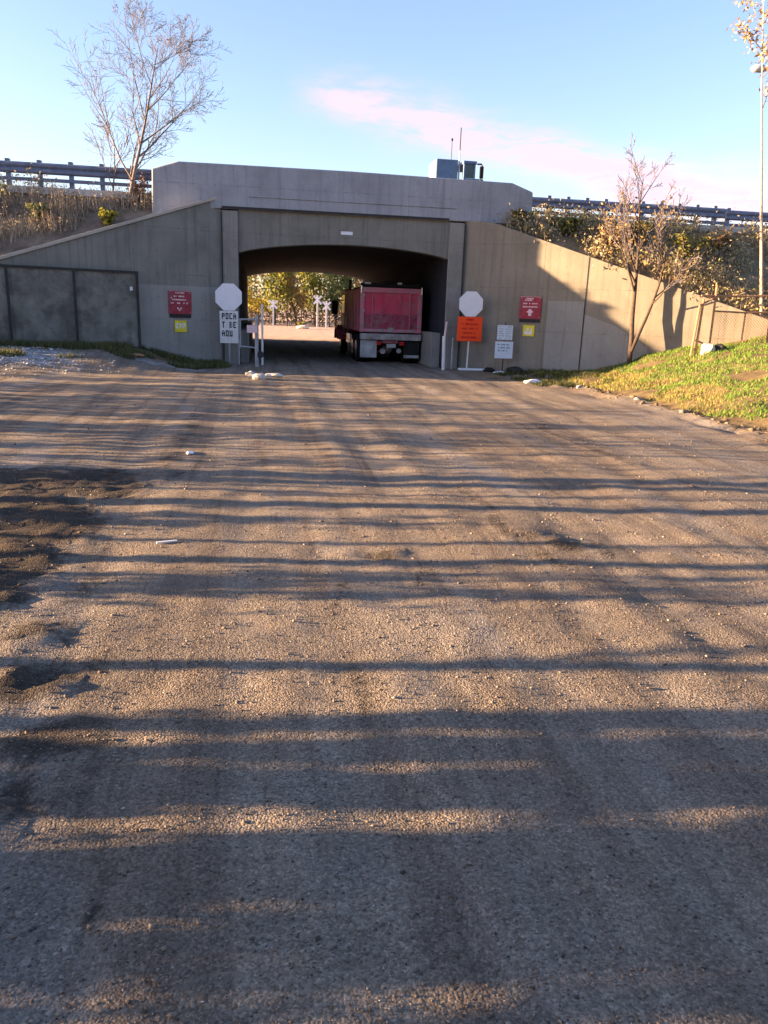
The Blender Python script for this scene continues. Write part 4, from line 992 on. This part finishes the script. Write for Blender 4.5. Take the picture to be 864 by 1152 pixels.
mp = N.new('ShaderNodeMapping'); mp.inputs['Scale'].default_value = (1, 1, 3.2); L.new(tc.outputs['Generated'], mp.inputs[0]); L.new(mp.outputs[0], nz.inputs['Vector'])
nz2 = N.new('ShaderNodeTexNoise'); nz2.inputs['Scale'].default_value = 16; nz2.inputs['Detail'].default_value = 8; nz2.inputs['Roughness'].default_value = .68; nz2.inputs['Distortion'].default_value = .5
mp2 = N.new('ShaderNodeMapping'); mp2.inputs['Scale'].default_value = (1, 1, 4.5); L.new(tc.outputs['Generated'], mp2.inputs[0]); L.new(mp2.outputs[0], nz2.inputs['Vector'])
wr_ = N.new('ShaderNodeMapRange'); wr_.interpolation_type = 'SMOOTHSTEP'; L.new(nz2.outputs['Fac'], wr_.inputs[0]); wr_.inputs[1].default_value = .30; wr_.inputs[2].default_value = .58; wr_.inputs[3].default_value = .25
wisp = wr_.outputs[0]
def band(d1, d2, width, lo, hi, k):
    d1 = Vector(d1).normalized(); d2 = Vector(d2).normalized(); n_ = d1.cross(d2).normalized(); t_ = (d2 - d1).normalized()
    dist = wmath('ADD', wdot(n_), wmath('MULTIPLY', wmath('SUBTRACT', nz.outputs['Fac'], .5), width * 3.0))
    q_ = wmath('MULTIPLY', wisp, wmath('POWER', 2.718, wmath('MULTIPLY', wmath('MULTIPLY', dist, dist), -1 / (width * width))))
    al = wdot(t_); a0, a1 = d1.dot(t_), d2.dot(t_)
    mr = N.new('ShaderNodeMapRange'); mr.interpolation_type = 'SMOOTHSTEP'; L.new(al, mr.inputs[0]); mr.inputs[1].default_value = a0 - lo; mr.inputs[2].default_value = a0 + .04
    m2 = N.new('ShaderNodeMapRange'); m2.interpolation_type = 'SMOOTHSTEP'; L.new(al, m2.inputs[0]); m2.inputs[1].default_value = a1 + hi; m2.inputs[2].default_value = a1 - .05
    return wmath('MULTIPLY', wmath('MULTIPLY', q_, wmath('MULTIPLY', mr.outputs[0], m2.outputs[0])), k)
D1, D2, D3, D4 = (-.09, .968, .236), (.25, .954, .164), (.25, .955, .150), (.405, .905, .130)
c1 = band(D1, D2, .022, .05, .12, .95)
c2 = band(D3, D4, .026, .08, .2, .95)
mk = wmath('MINIMUM', wmath('ADD', c1, c2), .9)
mx = N.new('ShaderNodeMix'); mx.data_type = 'RGBA'; L.new(mk, mx.inputs[0]); tint = N.new('ShaderNodeMix'); tint.data_type = 'RGBA'; tint.blend_type = 'MULTIPLY'; tint.inputs[0].default_value = 1; tint.inputs[7].default_value = (1.14, .99, 1.10, 1); L.new(sky.outputs[0], tint.inputs[6])
L.new(tint.outputs[2], mx.inputs[6]); mx.inputs[7].default_value = (2.55, 1.90, 2.28, 1)
L.new(mx.outputs[2], bg.inputs['Color'])

cam = bpy.data.cameras.new('camera'); co = bpy.data.objects.new('camera', cam); COL.objects.link(co)
cam.sensor_fit = 'VERTICAL'; cam.sensor_height = 36; cam.lens = 865 / 1152 * 36; cam.clip_start = .05; cam.clip_end = 2000
pit = math.atan(224 / 865); roll = .035
co.location = (0, 0, 1.6)
co.rotation_euler = (Matrix.Rotation(PI / 2 - pit, 4, 'X') @ Matrix.Rotation(roll, 4, 'Z')).to_euler()
SC.camera = co
vs = SC.view_settings; vs.view_transform = 'Standard'; vs.look = 'None'; vs.gamma = 1; vs.use_curve_mapping = False; vs.exposure = 2.85
